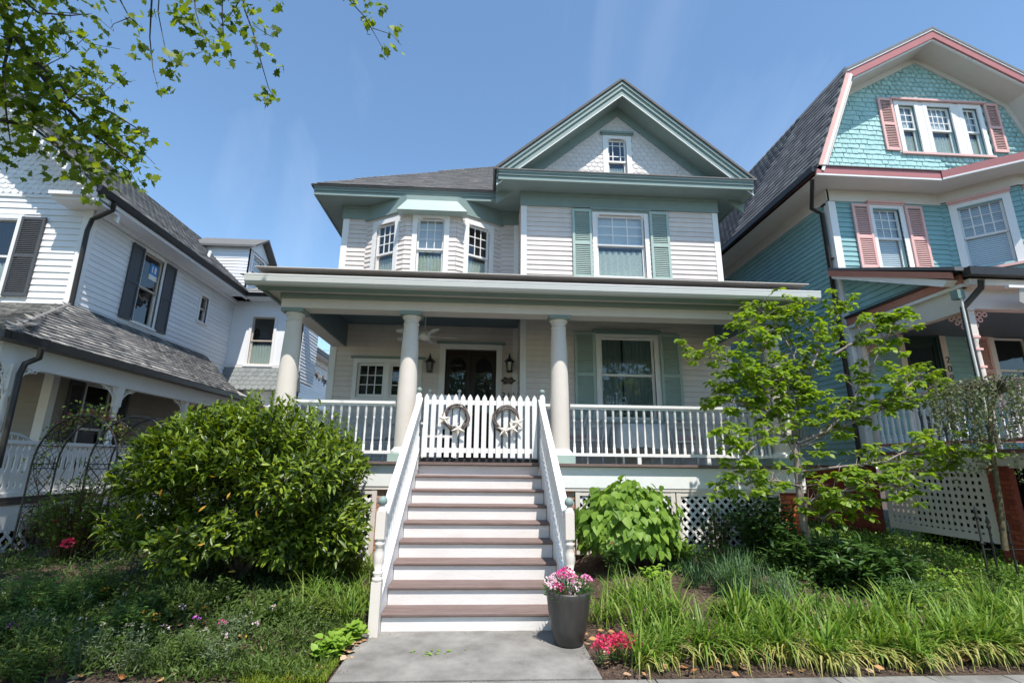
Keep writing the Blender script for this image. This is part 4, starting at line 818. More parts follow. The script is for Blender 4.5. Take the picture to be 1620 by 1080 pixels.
q = MB(); q.box(-6.1, -6.0, 8.5, 10.8, 7.2, 7.34); q.build('gutter', BRONZE, L)
roof_plane(L, [(-8.3, 8.5, 7.36), (-6.05, 8.5, 7.36), (-6.8, 10.5, 7.9), (-8.3, 10.5, 8.4)], 'roof_deck', ROOFL)
# dormer
DX = -8.75
FD = frame((DX, 0, 0), (0, 1, 0), (1, 0, 0))
wall(FD, L, 9.25, 10.75, 7.6, 9.35, [(9.55, 10.45, 8.1, 9.2)], WHITE, boards=False); window(FD, L, 9.55, 10.45, 8.1, 9.2, cw=.08, muntin=(4, 3), lower=(4, 2), curtain='blind', sill=False, room=.5)
FD2 = frame((0, 9.25, 0), (-1, 0, 0), (0, -1, 0))
wall(FD2, L, -DX, 10.9, 7.6, 9.4, [], WHITE, pitch=.12, clip=lambda z: (-DX, max(-DX+.02, min(10.9, 8.3+(z-7.3)/.913))))
q = MB(); q.prism([(-8.45, 9.05, 9.30), (-8.45, 10.0, 9.95), (-8.45, 10.95, 9.30), (-8.45, 10.95, 9.38), (-8.45, 10.0, 10.03), (-8.45, 9.05, 9.38)], (-2.4, 0, 0)); q.build('dormer_roof', ROOFL, L)
q = MB(); q.prism([(DX+.02, 9.2, 9.32), (DX+.02, 10.0, 9.88), (DX+.02, 10.8, 9.32)], (.03, 0, 0)); q.build('dormer_gable', WHITE, L)
q = MB(); q.tube([P(325, 418, X=-9.3), P(333, 398, X=-9.3)], .055, 10); q.build('vent_pipe', VENT, L)
# wraparound porch of the white house
gz0, wz = 3.56, 4.86; X0, X1 = -7.26, -7.30; yf, yb = -.38, 6.9
q = MB(); q.add([(X0, yf, gz0), (X1, yb, gz0), (LX, yb, wz), (LX, LY-.1, wz)], [(0, 1, 2, 3)]); q.add([(X0, yf, gz0), (LX, LY-.1, wz), (-16, LY-.1, wz), (-16, yf, gz0)], [(0, 1, 2, 3)]); q.add([(X1, yb, gz0), (LX, 9.3, 4.3), (LX, yb, wz)], [(0, 1, 2)]); q.add([(X1, yb, gz0), (X1, 9.0, gz0-.1), (LX, 9.3, 4.3)], [(0, 1, 2)]); q.build('porch_roof', ROOFL, L)
me = tile_me(.17, .2, .03, ROOFL)
vv = Vector((LX-X1, 0, wz-gz0)).normalized(); ln = math.hypot(LX-X1, wz-gz0)
tiles(L, Vector((X1+.05, yf, gz0+.03)), (0, 1, 0), vv, Vector((vv.z, 0, -vv.x)), lambda u, v: u > v/ln*2.9 and u < 7.3+.9*v/ln, 8.3, ln, .17, .125, me, 300, jit=.012)
vv = Vector((0, LY-.1-yf, wz-gz0)).normalized(); ln = math.hypot(LY-.1-yf, wz-gz0)
tiles(L, Vector((-12, yf, gz0+.01)), (1, 0, 0), vv, (0, -vv.z, vv.y), lambda u, v: u < 4.9-1.8*v/ln, 5, ln, .17, .125, me, 150, jit=.012)
q = MB(); q.tube([Vector((X0, yf, gz0+.03)), Vector((LX+.05, LY-.1, wz+.03))], .035, 6); q.build('hip_cap', ROOFL, L)
q = MB(); q.bar((X0+.05, yf, gz0-.04), (X1+.05, yb+1.5, gz0-.04), .12, .12); q.bar((-16, yf-.05, gz0-.04), (X0+.1, yf-.05, gz0-.04), .12, .12); q.build('gutter', BRONZE, L)
q = MB(); q.bar((X0-.25, yf+.2, 3.3), (X1-.2, yb+1.5, 3.3), .14, .34); q.bar((-16, yf+.25, 3.3), (X0-.2, yf+.25, 3.3), .14, .34); q.build('porch_beam', WHITE, L)
q = MB(); q.add([(X0-.1, yf+.1, 3.48), (X1-.1, 9, 3.48), (LX, 9, 3.48), (LX, yf, 3.48)], [(0, 1, 2, 3)]); q.add([(-16, yf, 3.48), (LX, yf, 3.48), (LX, LY, 3.48), (-16, LY, 3.48)], [(0, 1, 2, 3)]); q.build('porch_ceiling', PSHADE, L)
q = MB(); q.hexa([(-16, yf+.1, .98), (X0-.12, yf+.1, .98), (X1-.1, 9, .98), (-16, 9, .98), (-16, yf+.1, 1.04), (X0-.12, yf+.1, 1.04), (X1-.1, 9, 1.04), (-16, 9, 1.04)]); q.build('porch_deck', mat('brown_deck', (.09, .07, .06), .7), L)
FPS = frame((X0-.14, yf+.12, 0), (X1-X0, yb-yf, 0), (yb-yf, X0-X1, 0))
q = MB(); q.fbox(FPS, 0, 9, .62, .975, -.03, 0); q.fbox(FPS, 0, 9, .575, .617, -.03, .01); q.box(-16, X0-.15, yf+.1, yf+.13, .62, .975); q.build('skirt_board', WHITE, L)
lattice(L, FPS, .05, 6, .05, .57, 45, .15, .045, WHITE); q = MB(); q.fbox(FPS, 0, 9, -.1, .6, -.6, -.55); q.build('crawl_space_dark', MATS['dark_void'], L)  # black sheet behind the lattice stands for the dark underneath
def lpost(x, y):
    q = MB(); q.box(x-.06, x+.06, y-.06, y+.06, 1.04, 1.9); q.lathe((x, y, 1.9), [(.06, 0), (.04, .04), (.06, .09), (.045, .13), (.055, .5), (.04, .72), (.058, .76), (.04, .8), (.058, .84)], 12); q.box(x-.06, x+.06, y-.06, y+.06, 2.74, 3.15); o = q.build('porch_post', TRIM, L)
    for s in (-1, 1):
        r = MB(); D = Vector((0, s, 0))
        for k in range(8): a = k/7*math.pi/2; c = Vector((x, y, 2.74))+D*(.06+.34*(1-math.cos(a)))+Vector((0, 0, .36*math.sin(a))); r.tube([c+D*.04*math.cos(b_)+Vector((0, 0, .04*math.sin(b_))) for b_ in [i*1.05 for i in range(7)]], .010, 5, False)
        r.tube([Vector((x, y, 2.66))+D*(.06+.42*(1-math.cos(a)))+Vector((0, 0, .46*math.sin(a))) for a in [k/8*math.pi/2 for k in range(9)]], .016, 5)
        r.prism([(x-.012, y+s*.06, 3.14), (x-.012, y+s*.2, 3.14), (x-.012, y+s*.08, 2.95)], (.024, 0, 0)); r.build('bracket', TRIM, o)
for x, y in ((-7.42, .05), (-7.50, 2.5), (-7.55, 4.9), (-7.6, 7.2)): lpost(x, y)
# flat cut balusters, each cut like a fiddle
fb = MB(); prof = [(.055, 0), (.055, .08), (.03, .13), (.05, .2), (.062, .3), (.03, .42), (.03, .56), (.055, .66), (.03, .74), (.055, .8)]
fb.prism([(0, r, z) for r, z in prof]+[(0, -r, z) for r, z in reversed(prof)], (.02, 0, 0)); fb = fb.mesh('baluster', TRIM)
q = MB(); q.bar((-7.42, .1, 1.95), (-7.6, 7.1, 1.95), .1, .06); q.bar((-7.42, .1, 1.13), (-7.6, 7.1, 1.13), .08, .06); q.bar((-12, -.12, 1.95), (-7.45, -.12, 1.95), .1, .06); q.build('handrail', TRIM, L)
for i in range(60): f = (i+.5)/60; put('baluster', fb, L, M=Matrix.Translation((-7.43-.18*f, .12+6.95*f, 1.14)))
downspout(L, [P(66, 550, X=-7.05), P(62, 566, X=-7.08), P(40, 575, X=-7.2), P(31, 592, X=-7.2), P(-4, 740, X=-7.2)], .045)
window(FLS, L, pw[0], pw[1], pw[2], pw[3], cw=.09, muntin=(1, 1), curtain=None, glass=GLASSD); shutter(FLS, L, 2.95, 3.35, 1.3, 3.35, CHAR); shutter(FLS, L, 4.38, 4.78, 1.3, 3.35, CHAR)
# rear neighbour
R = thing('rear_house', (-9.5, 16, .3), 'white clapboard house seen in the gap behind the left porch column', 'house')
FRH = frame((-8.8, 0, 0), (0, 1, 0), (1, 0, 0))
wall(FRH, R, 12.5, 21, 1, 6.9, [(13.9, 14.9, 4.0, 5.9)], WHITE, pitch=.15); wall(frame((0, 12.5, 0), (1, 0, 0), (0, -1, 0)), R, -14, -8.8, 1, 6.9, [], WHITE, pitch=.15)
window(FRH, R, 13.9, 14.9, 4.0, 5.9, cw=.12, muntin=(1, 1), curtain='lace'); shutter(FRH, R, 15.05, 15.55, 3.95, 5.95, CHAR, louvre=.08)
q = MB(); q.box(-8.8, -8.2, 12.2, 21, 6.9, 6.94); q.box(-8.8, -8.7, 12.5, 21, 6.6, 6.9); q.build('soffit', TRIM, R); q = MB(); q.box(-8.2, -8.1, 12.2, 21, 6.88, 7.0); q.build('gutter', BRONZE, R)
roof_plane(R, [(-8.1, 12.2, 7.0), (-8.1, 21, 7.0), (-11, 21, 9), (-11, 12.2, 9)], 'roof_deck', ROOFL)
V = thing('dried_vine', P(490, 590, Y=12), 'brown dried vine trained along a wire beside the rear white house', 'vine')
q = MB(); pts = [P(470+i*2.4, 578+i*1.25, Y=12) for i in range(20)]; q.tube(pts, .03, 5)
for i, p in enumerate(pts):
    for k in range(5): q.tube([p, p+Vector((rng.uniform(-.12, .12), rng.uniform(-.1, .1), rng.uniform(-.25, .2)))], .018, 4)
q.build('stems', TWIG, V)
for i, (a, b) in enumerate((((505, 553), (530, 556)), ((505, 558), (530, 563)))):
    q = MB(); q.tube([P(*a, Y=20)+Vector((-6, 0, 0)), P(*b, Y=20)+Vector((8, 0, 0))], .012, 4); tag(q.build('overhead_wire', BLACK), ('upper' if i == 0 else 'lower')+' thin dark overhead wire crossing the sky gap left of the cream house', 'wire', 'overhead wires between the houses')
# ================================================================ THINGS ON AND ABOUT THE PORCH
Fn = thing('ceiling_fan', (-.92, 1.55, 4.2), 'white ceiling fan hanging from the slate blue porch ceiling', 'fan')
fx, fy, fz = P(672, 531, Y=1.5)
q = MB(); q.tube([(fx, fy, 4.76), (fx, fy, fz+.1)], .012, 8); q.build('downrod', TRIM, Fn)
q = MB(); q.lathe((fx, fy, fz-.1), [(.03, 0), (.09, .02), (.11, .06), (.12, .12), (.1, .18), (.04, .22)], 18); q.build('motor_housing', TRIM, Fn)
for k in range(5):
    a = .15+k*2*math.pi/5; d = Vector((math.cos(a), math.sin(a), 0)); n = Vector((-d.y, d.x, 0)); c = Vector((fx, fy, fz-.02)); q = MB(); q.bar(c+d*.1, c+d*.22, .03, .01)
    q.prism([c+d*.2-n*.05+Vector((0, 0, -.012)), c+d*.62-n*.075+Vector((0, 0, -.015)), c+d*.68+Vector((0, 0, 0)), c+d*.62+n*.075+Vector((0, 0, .015)), c+d*.2+n*.05+Vector((0, 0, .012))], (0, 0, .008)); q.build('blade', TRIM, Fn)
LGL = mat('lantern_glass', (.10, .10, .11), .15, spec=.7)
for px, lab in ((680, 'black wall lantern on the porch wall left of the dark double door'), (806, 'black wall lantern on the porch wall right of the dark double door')):
    c = P(px, 575, Y=YL-.14); T_ = thing('wall_lantern', c, lab, 'lantern', 'wall lanterns flanking the double door'); x, y, z = c
    q = MB(); q.lathe((x, y, z), [(.05, -.2), (.075, -.18), (.075, -.165), (.06, -.16)], 6, False); q.lathe((x, y, z), [(.09, .03), (.13, .045), (.06, .11), (.03, .13), (.028, .17), (.012, .19), (.018, .21), (.005, .24)], 6, False)
    for k in range(6): a = k*math.pi/3; q.bar((x+.062*math.cos(a), y+.062*math.sin(a), z-.165), (x+.085*math.cos(a), y+.085*math.sin(a), z+.035), .008, .008, (1, 0, 0))
    q.box(x-.04, x+.04, YL-.03, YL-.024, z-.15, z+.12); q.tube([(x, YL-.03, z+.05), (x, YL-.06, z+.12), (x, y, z+.13)], .008, 6); q.build('lantern_frame', BLACK, T_)
    q = MB(); q.lathe((x, y, z), [(.055, -.16), (.078, .03)], 6, False); q.build('lantern_glass', LGL, T_)
c = P(804, 602, Y=YL-.03); PQ = thing('wall_plaque', c, 'dark scrolled oval plaque above the number 211 beside the door', 'plaque')
q = MB(); n = 40; q.prism([(c.x+(.155+.018*math.cos(6*a))*math.cos(a), YL-.024, c.z+(.075+.016*math.cos(6*a))*math.sin(a)) for a in [2*math.pi*i/n for i in range(n)]], (0, -.02, 0)); q.build('plate', mat('plaque_bronze', (.07, .055, .05), .5, .2, 20, .3, 60), PQ)
q = MB(); q.prism([(c.x+.105*math.cos(a), YL-.045, c.z+.045*math.sin(a)) for a in [2*math.pi*i/24 for i in range(24)]], (0, -.006, 0)); q.build('inset', mat('plaque_inset', (.14, .11, .10), .5), PQ)
HN2 = thing('house_number', P(804, 624, Y=YL-.04), 'dark house number 211 on the porch wall right of the door', 'house number')
for i, ch in enumerate('211'): p = P(796.5+i*8, 628.5, Y=YL-.03); text_obj(ch, .17, upright(p), BLACK, HN2, 'digit')
def chair(x, y, rz, lab, arms=True, cush=CUSH, wid=.5):
    C = thing('porch_chair', (x, y, 1.713), lab, 'chair', 'white chairs on the front porch'); M = Matrix.Translation((x, y, 1.713)) @ Matrix.Rotation(rz, 4, 'Z'); w = wid/2
    def X(pts): return [M @ Vector(p) for p in pts]
    for a, b in ((-w, -.22), (w, -.22), (-w, .22), (w, .22)):
        q = MB(); q.tube(X([(a, b, 0), (a*.96, b*.96, .42)]), .018, 8); q.build('leg', WICK, C)
    q = MB(); q.tube(X([(-w, .22, .42), (-w*.98, .3, .75), (-w*.7, .34, .98), (0, .35, 1.06), (w*.7, .34, .98), (w*.98, .3, .75), (w, .22, .42)]), .022, 8)
    for k in range(7): u = (k-3)/3*w*.8; q.tube(X([(u, .23, .44), (u, .33, 1.02-.1*abs(k-3)/3)]), .008, 5)
    q.tube(X([(-w*.97, .29, .7), (w*.97, .29, .7)]), .012, 6); q.build('backrest', WICK, C)
    if arms:
        for s in (-1, 1): q = MB(); q.tube(X([(s*w, .29, .68), (s*w*1.1, 0, .68), (s*w*1.05, -.22, .64), (s*w, -.22, .42)]), .018, 8); q.build('armrest', WICK, C)
    q = MB(); p = X([(-w, -.24, .40), (w, -.24, .40), (w, .24, .40), (-w, .24, .40), (-w, -.24, .44), (w, -.24, .44), (w, .24, .44), (-w, .24, .44)]); q.hexa(p); q.build('seat', WICK, C)
    if cush: q = MB(); w2 = w*.9; q.hexa(X([(-w2, -.22, .442), (w2, -.22, .442), (w2, .2, .442), (-w2, .2, .442), (-w2*.92, -.2, .51), (w2*.92, -.2, .51), (w2*.92, .18, .51), (-w2*.92, .18, .51)])); q.build('cushion', cush, C)
    return C
chair(1.95, 1.25, -.9, 'white wicker chair with a pink patterned cushion left of the cloth covered table'); chair(3.95, 1.25, .9, 'white wicker chair with a patterned cushion right of the cloth covered table')
chair(-1.95, 1.6, -.3, 'dim white porch chair behind the left balusters', cush=None)
TB = thing('porch_table', (2.95, 1.2, 1.713), 'small porch table under a pale cloth between two wicker chairs', 'table')
q = MB(); q.box(2.55, 3.35, .9, 1.5, 2.40, 2.43); q.build('tabletop', TRIM, TB)
for a in (2.6, 3.3):
    for b_ in (.95, 1.45): q = MB(); q.tube([(a, b_, 1.713), (a, b_, 2.40)], .022, 8); q.build('leg', TRIM, TB)
q = MB(); n = 48; vs = []
for lv, (r, z) in enumerate(((0, 2.436), (.98, 2.436), (1.03, 2.42), (1.08, 2.2), (1.12, 2.0))):
    for i in range(n): a = 2*math.pi*i/n; e = 1/max(abs(math.cos(a)), abs(math.sin(a))); e = 1+(e-1)*.8; k = 1+(.05*math.sin(a*9) if lv > 2 else 0); vs.append((2.95+.43*r*math.cos(a)*e*k, 1.2+.33*r*math.sin(a)*e*k, z-.02*(lv > 3)*math.sin(a*5)))
q.add(vs, [(l*n+i, l*n+(i+1) % n, (l+1)*n+(i+1) % n, (l+1)*n+i) for l in range(4) for i in range(n)], True); tag(q.build('tablecloth', CLOTH), 'pale blue white cloth draped over the porch table', 'tablecloth')
# rocking chair: only its slatted top shows over the gate
RC = thing('rocking_chair', (-.72, 1.15, 1.713), 'white wooden rocking chair with ball topped posts behind the picket gate', 'chair')
for s in (-.28, .28):
    p = []
    x = -.70+s
    q = MB(); q.tube([(x, 1.05, 1.75), (x, 1.1, 2.2), (x, 1.25, 2.98)], .022, 8); q.ball((x, 1.255, 3.02), .035, 10, 6); q.build('back_post', TRIM, RC)
    q = MB(); q.tube([(x, .55, 1.75), (x, .55, 2.34)], .022, 8); q.build('leg', TRIM, RC)
    q = MB(); q.tube([(x, .25, 1.80), (x, .6, 1.735), (x, 1.0, 1.735), (x, 1.5, 1.82)], .02, 6); q.build('rocker', TRIM, RC); q = MB(); q.box(x-.04, x+.04, .5, 1.15, 2.34, 2.37); q.build('armrest', TRIM, RC)
q = MB(); q.box(-1.0, -.4, .55, 1.1, 2.12, 2.16); q.build('seat', TRIM, RC)
for z, y in ((2.9, 1.235), (2.35, 1.13)): q = MB(); q.box(-.96, -.44, y-.012, y+.012, z-.05, z+.04); q.build('back_rail', TRIM, RC)
for k in range(7): x = -.92+k*.073; q = MB(); q.bar((x, 1.14, 2.39), (x, 1.23, 2.86), .035, .012, (0, 1, 0)); q.build('back_slat', TRIM, RC)
# wicker settee on the neighbour's porch
SE = thing('wicker_settee', (-8.2, .7, 1.04), 'round backed white wicker settee on the shaded porch of the white house', 'settee')
sx, sy = -8.15, 1.25
q = MB(); arc = [(sx-.1, sy-.75+1.5*i/12, 1.5+.62*math.sin(math.pi*i/12)**.6) for i in range(13)]
q.tube(arc, .03, 7); q.tube([(a+.02, sy+(b-sy)*.78, 1.42+(c-1.5)*.78) for a, b, c in arc], .018, 6)
for k in range(13): a, b_, c = arc[k]; q.tube([(a, b_, c), (a+.02, sy+(b_-sy)*.78, 1.42+(c-1.5)*.78)], .01, 5)
q.build('backrest', WICK, SE); q = MB(); q.box(sx-.1, sx+.5, sy-.7, sy+.7, 1.38, 1.5); q.build('seat', WICK, SE)
for a in (sx-.06, sx+.46):
    for b_ in (sy-.66, sy+.66): q = MB(); q.tube([(a, b_, 1.04), (a, b_, 1.38)], .025, 6); q.build('leg', WICK, SE)
# flower pot
PX, PYY = .93, -2.74
PT = thing('flower_pot', (PX, PYY, .018), 'tall charcoal ribbed ceramic planter at the foot of the steps', 'planter')
q = MB(); q.lathe((PX, PYY, .018), [(.12, 0), (.14, .015), (.175, .15), (.20, .3), (.213, .42), (.222, .465), (.218, .48), (.200, .48), (.195, .44), (.19, .42)], 40); q.build('pot_body', POT, PT)
q = MB(); q.lathe((PX, PYY, .43), [(.19, 0), (.19, .01)], 24); q.build('potting_soil', SOIL, PT)
LG = leafmat('pot_leaf', [(.05, .13, .03), (.09, .21, .05)]); PF = leafmat('pink_petal', [(.75, .12, .32), (.85, .45, .60), (.88, .62, .70), (.62, .04, .22)], .6, .25, .1, (1, .8, .9))
RF = leafmat('red_petal', [(.72, .03, .12), (.80, .12, .22), (.60, .02, .10)], .6, .25, .1, (1, .6, .8)); PUR = leafmat('purple_petal', [(.35, .10, .5), (.6, .15, .5)], .6, .2, .1)
def rand_dirs(n, upb=0.): v = rng.normal(size=(n, 3)); v[:, 2] += upb; return nrm(v)
def ell(n, c, r, lo=.55): d = rand_dirs(n); return np.array(c)+d*np.array(r)*(rng.uniform(lo**3, 1, (n, 1))**(1/3)), d
PL = thing('potted_flowers', (PX, PYY, .46), 'bunch of pink and white dianthus blooming in the charcoal planter', 'flowers')
p, d = ell(700, (PX, PYY, .50), (.24, .2, .12), .2); foliage(PL, p, d+np.array([0, 0, .6]), rand_dirs(700, .5), rng.uniform(.04, .07, 700), 'lance', LG)
def bloom(parent, c, r, n, m, s=.022):
    d = rand_dirs(n, .5); pp = np.array(c)+d*r*np.array([1, 1, .6]); me = leaf_me('wide', m); Ms = bases(pp, d+rand_dirs(n)*.6, d, rng.uniform(s*.7, s*1.3, n))
    V = np.array([tuple(v.co) for v in me.vertices]); vh = np.c_[V, np.ones(len(V))]; VV = np.einsum('nij,vj->nvi', Ms, vh)[:, :, :3].reshape(-1, 3)
    return join('flower', VV, [tuple(f.vertices) for f in me.polygons], len(V), n, m, parent)
pinks = [leafmat('deep_pink', [(.78, .05, .27), (.7, .08, .3)], .6, .2, .1, (1, .7, .9)), leafmat('pale_pink', [(.88, .55, .66), (.9, .72, .78)], .6, .2, .1, (1, .9, .95)), leafmat('mid_pink', [(.86, .25, .48), (.88, .4, .6)], .6, .2, .1, (1, .8, .9))]
for i, (dx, dz, k) in enumerate(((-.19, .10, 1), (-.12, .13, 1), (-.03, .19, 0), (-.11, .05, 0), (.03, .12, 2), (.06, .06, 1), (.16, .12, 2), (-.06, .16, 0), (.0, .14, 2), (-.16, .07, 1), (.05, .0, 1))): bloom(PL, (PX+dx, PYY-.1+.04*math.sin(i*2), .50+dz), .045, 60, pinks[k])
# ================================================================ PLANTS
def blob_leaves(blobs, n, shell=.6):
    """leaf positions through lobes; fewer towards the middle"""
    vol = np.array([b[3]*b[4]*b[5] for b in blobs])**.67; k = rng.choice(len(blobs), n, p=vol/vol.sum()); B = np.array(blobs)[k]
    d = rand_dirs(n); rr = rng.uniform(shell**3, 1, (n, 1))**(1/3)*rng.uniform(.9, 1.12, (n, 1)); return B[:, :3]+d*B[:, 3:6]*rr, d
def trunk_to(parent, base, tips, r0, m, name='branch', rt_=.25, wig=.06):
    for t in tips:
        b0 = Vector(base); t = Vector(t); pts = []; n = 6
        for i in range(n+1): f = i/n; p = b0.lerp(t, f); p.z += .12*math.sin(math.pi*f)*(t-b0).length*.3; pts.append(p+Vector((rng.uniform(-1, 1), rng.uniform(-1, 1), rng.uniform(-1, 1)))*wig*(0 if i == 0 else 1))
        q = MB(); q.tube(pts, [r0*(1-(1-rt_)*i/n) for i in range(n+1)], 6); q.build(name, m, parent)
# the big glossy evergreen shrub
BL = leafmat('glossy_leaf', [(.018, .035, .005), (.04, .075, .008), (.10, .165, .014), (.19, .27, .022), (.24, .31, .03)], .38, .28, .45, (1.7, 1.6, .25))
BU = thing('evergreen_shrub', (-3.05, -.95, .1), 'huge rounded glossy evergreen shrub left of the steps', 'shrub')
blobs = []
cB = np.array([-2.98, -.95, 1.31])
for i in range(105):
    d = rand_dirs(1)[0]
    if d[2] < -.9: d[2] *= -1
    d = np.sign(d)*np.abs(d)**.72; c = cB+d*np.array([1.26, .82, .78])*rng.uniform(.84, 1.17); r = rng.uniform(.15, .36); blobs.append((*c, r, r, r*.85))
blobs += [(*cB, 1.2, .72, .76)]*2
p, d = blob_leaves(blobs, 36000, .7); d2 = p-cB; keep = p[:, 2] > .22; p = p[keep]; d = d[keep]; n = len(p); out = nrm(p-cB)
foliage(BU, p, out*.6+rand_dirs(n)*.75+np.array([0, 0, .15]), out*.5+rand_dirs(n)*.5+np.array([0, -.1, .8]), rng.uniform(.075, .14, n), 'narrow', BL, 300)
YO = leafmat('yellow_leaf', [(.55, .22, .03), (.6, .4, .05)], .5, .3); out_p = cB+nrm(rng.normal(size=(9, 3))+np.array([0, -2.5, -.2]))*np.array([1.5, 1.15, 1.05]); foliage(BU, out_p, rand_dirs(9)-np.array([0, 0, .8]), rand_dirs(9)+np.array([0, -1.5, 0]), rng.uniform(.07, .10, 9), 'narrow', YO, 9, 'yellowed_leaf')
trunk_to(BU, (-3.05, -.95, .05), [(-3.05+rng.uniform(-1, 1), -.95+rng.uniform(-.6, .6), 1.5) for _ in range(9)], .04, DBARK)
# hydrangea
HL = leafmat('hydrangea_leaf', [(.11, .21, .03), (.17, .29, .04), (.23, .36, .05)], .5, .35, .3, (1.3, 1.4, .5)); HY = thing('hydrangea_bush', (2.15, -.75, .3), 'bright green broad leaved hydrangea bush right of the steps', 'shrub')
cH = np.array([2.13, -.78, .88]); n = 2300; d = rand_dirs(n); d[:, 2] = np.abs(d[:, 2])*1.2-.55; d = nrm(d); p = cH+d*np.array([.74, .54, .62])*rng.uniform(.45, 1.05, (n, 1))*(1+.13*np.sin(d[:, :1]*9+2)*np.cos(d[:, 2:]*7)); p[:, 2] = np.maximum(p[:, 2], .36+rng.uniform(0, .1, n))
foliage(HY, p, d*.35+rand_dirs(n)*.35-np.array([0, 0, .75]), d*.9+np.array([0, -.25, .55])+rand_dirs(n)*.3, rng.uniform(.07, .165, n), 'heart', HL, 300)
trunk_to(HY, (2.13, -.75, .3), [(2.13+rng.uniform(-.5, .5), -.78+rng.uniform(-.4, .4), 1.2) for _ in range(14)], .01, mat('green_stem', (.09, .13, .04), .7))
# dogwood tree
DL = leafmat('dogwood_leaf', [(.11, .20, .022), (.18, .29, .03), (.26, .37, .045), (.14, .24, .03)], .45, .5, .35, (1.6, 1.5, .35)); DG = thing('dogwood_tree', (4.46, -1.2, .3), 'young dogwood tree with bright green leaves before the right porch corner', 'tree')
YD = -1.2
tr = [P(1283, 900, Y=YD), P(1272, 830, Y=YD), P(1264, 770, Y=YD), P(1260, 725, Y=YD)]
q = MB(); q.tube([p-Vector((0, 0, .12)) if i == 0 else p for i, p in enumerate(tr)], [.058, .05, .045, .04], 10); q.build('trunk', BARK, DG)
br = [([(1260, 725), (1240, 680), (1218, 630), (1190, 590), (1160, 575), (1100, 560)], -.25), ([(1258, 722), (1254, 660), (1246, 610), (1215, 580), (1190, 540), (1180, 500)], .1), ([(1260, 720), (1262, 650), (1270, 600), (1250, 550), (1225, 510), (1190, 478)], .45), ([(1263, 720), (1270, 640), (1285, 580), (1310, 530), (1335, 480)], .35), ([(1262, 700), (1310, 680), (1340, 650), (1370, 600), (1400, 540), (1425, 492)], -.2), ([(1266, 705), (1320, 680), (1370, 660), (1430, 630), (1500, 620)], .15), ([(1268, 745), (1330, 738), (1400, 730), (1460, 700), (1540, 715)], -.35),
      ([(1275, 800), (1300, 780), (1350, 775), (1400, 765), (1450, 778)], -.5), ([(1240, 690), (1215, 680), (1180, 720), (1150, 690)], -.5), ([(1235, 660), (1190, 640), (1150, 635), (1125, 635)], -.1), ([(1265, 640), (1230, 620), (1200, 600), (1150, 605)], .4), ([(1345, 650), (1400, 640), (1450, 600), (1480, 600)], .3), ([(1270, 770), (1230, 760), (1190, 762), (1135, 765)], -.45), ([(1285, 580), (1300, 540), (1260, 500), (1245, 490)], .5), ([(1320, 560), (1370, 530), (1400, 510)], -.1), ([(1400, 735), (1460, 745), (1510, 730)], .1), ([(1270, 800), (1300, 820), (1330, 800), (1350, 790)], -.3)]
lp = []; twigs = MB()
for pts, dy in br:
    w3 = [P(a, b_, Y=YD+dy*i/(len(pts)-1)*1.4) for i, (a, b_) in enumerate(pts)]; q = MB(); n = len(w3); q.tube(w3, [.017*(1-.75*i/(n-1))+.003 for i in range(n)], 7); q.build('branch', BARK, DG)
    for i in range(1, n):
        for k in range(17 if i > 1 else 8):
            f = rng.uniform(0, 1); s = w3[i-1].lerp(w3[i], f); t = s+Vector((rng.uniform(-.26, .26), rng.uniform(-.25, .25), rng.uniform(-.14, .27))); twigs.tube([s, s.lerp(t, .5)+Vector((0, 0, .02)), t], [.006, .004, .002], 4); lp.append((t, i > 1 or rng.uniform() < .3))
    for k in range(3): lp.append((w3[-1]+Vector(rng.uniform(-.05, .05, 3)), True))
twigs.build('twigs', BARK, DG, kind='stuff')
pos, ax = [], []
for t, ok in lp:
    if not ok: continue
    for k in range(rng.integers(10, 17)): a = rng.uniform(0, 6.28); dd = np.array([math.cos(a), math.sin(a), rng.uniform(-1.1, .05)]); pos.append(np.array(t)+dd*rng.uniform(.0, .05)); ax.append(dd)
pos = np.array(pos); ax = np.array(ax); n = len(pos); foliage(DG, pos, ax, rand_dirs(n)*.45+np.array([0, -.1, 1]), rng.uniform(.055, .105, n), 'oval2', DL, 300)
# overhanging sycamore: trunk outside the left of the view, crown over the garden
SL_ = leafmat('sycamore_leaf', [(.06, .10, .016), (.10, .16, .02), (.16, .23, .03), (.24, .31, .04)], .5, .5, .3, (1.7, 1.6, .35)); SY = thing('sycamore_tree', (-8.6, -6.2, 0), 'sycamore whose leafy branches hang into the top left of the view', 'tree')
q = MB(); q.tube([(-8.6, -6.2, -.2), (-8.5, -6.1, 2), (-8.3, -5.8, 5), (-8.0, -5.3, 8), (-7.6, -5, 10)], [.34, .3, .25, .17, .1], 12); q.build('trunk', BARK, SY)
YS = -2.6
g1 = [(20, 40, 40), (60, 30, 45), (105, 25, 38), (30, 90, 45), (70, 110, 45), (20, 140, 40), (60, 150, 45), (100, 160, 42), (150, 140, 34), (190, 120, 15), (150, 170, 38), (120, 205, 42), (170, 200, 40), (60, 195, 30), (100, 235, 36), (150, 240, 38), (200, 230, 32), (232, 215, 15), (243, 262, 13), (215, 296, 11), (180, 268, 26), (130, 285, 16), (60, 225, 22), (15, 200, 26), (20, 245, 16), (30, 262, 12), (135, 60, 12), (85, 70, 42), (-30, 100, 70), (-30, 210, 50), (10, 10, 50), (180, 170, 16), (150, 95, 10), (205, 255, 12)]
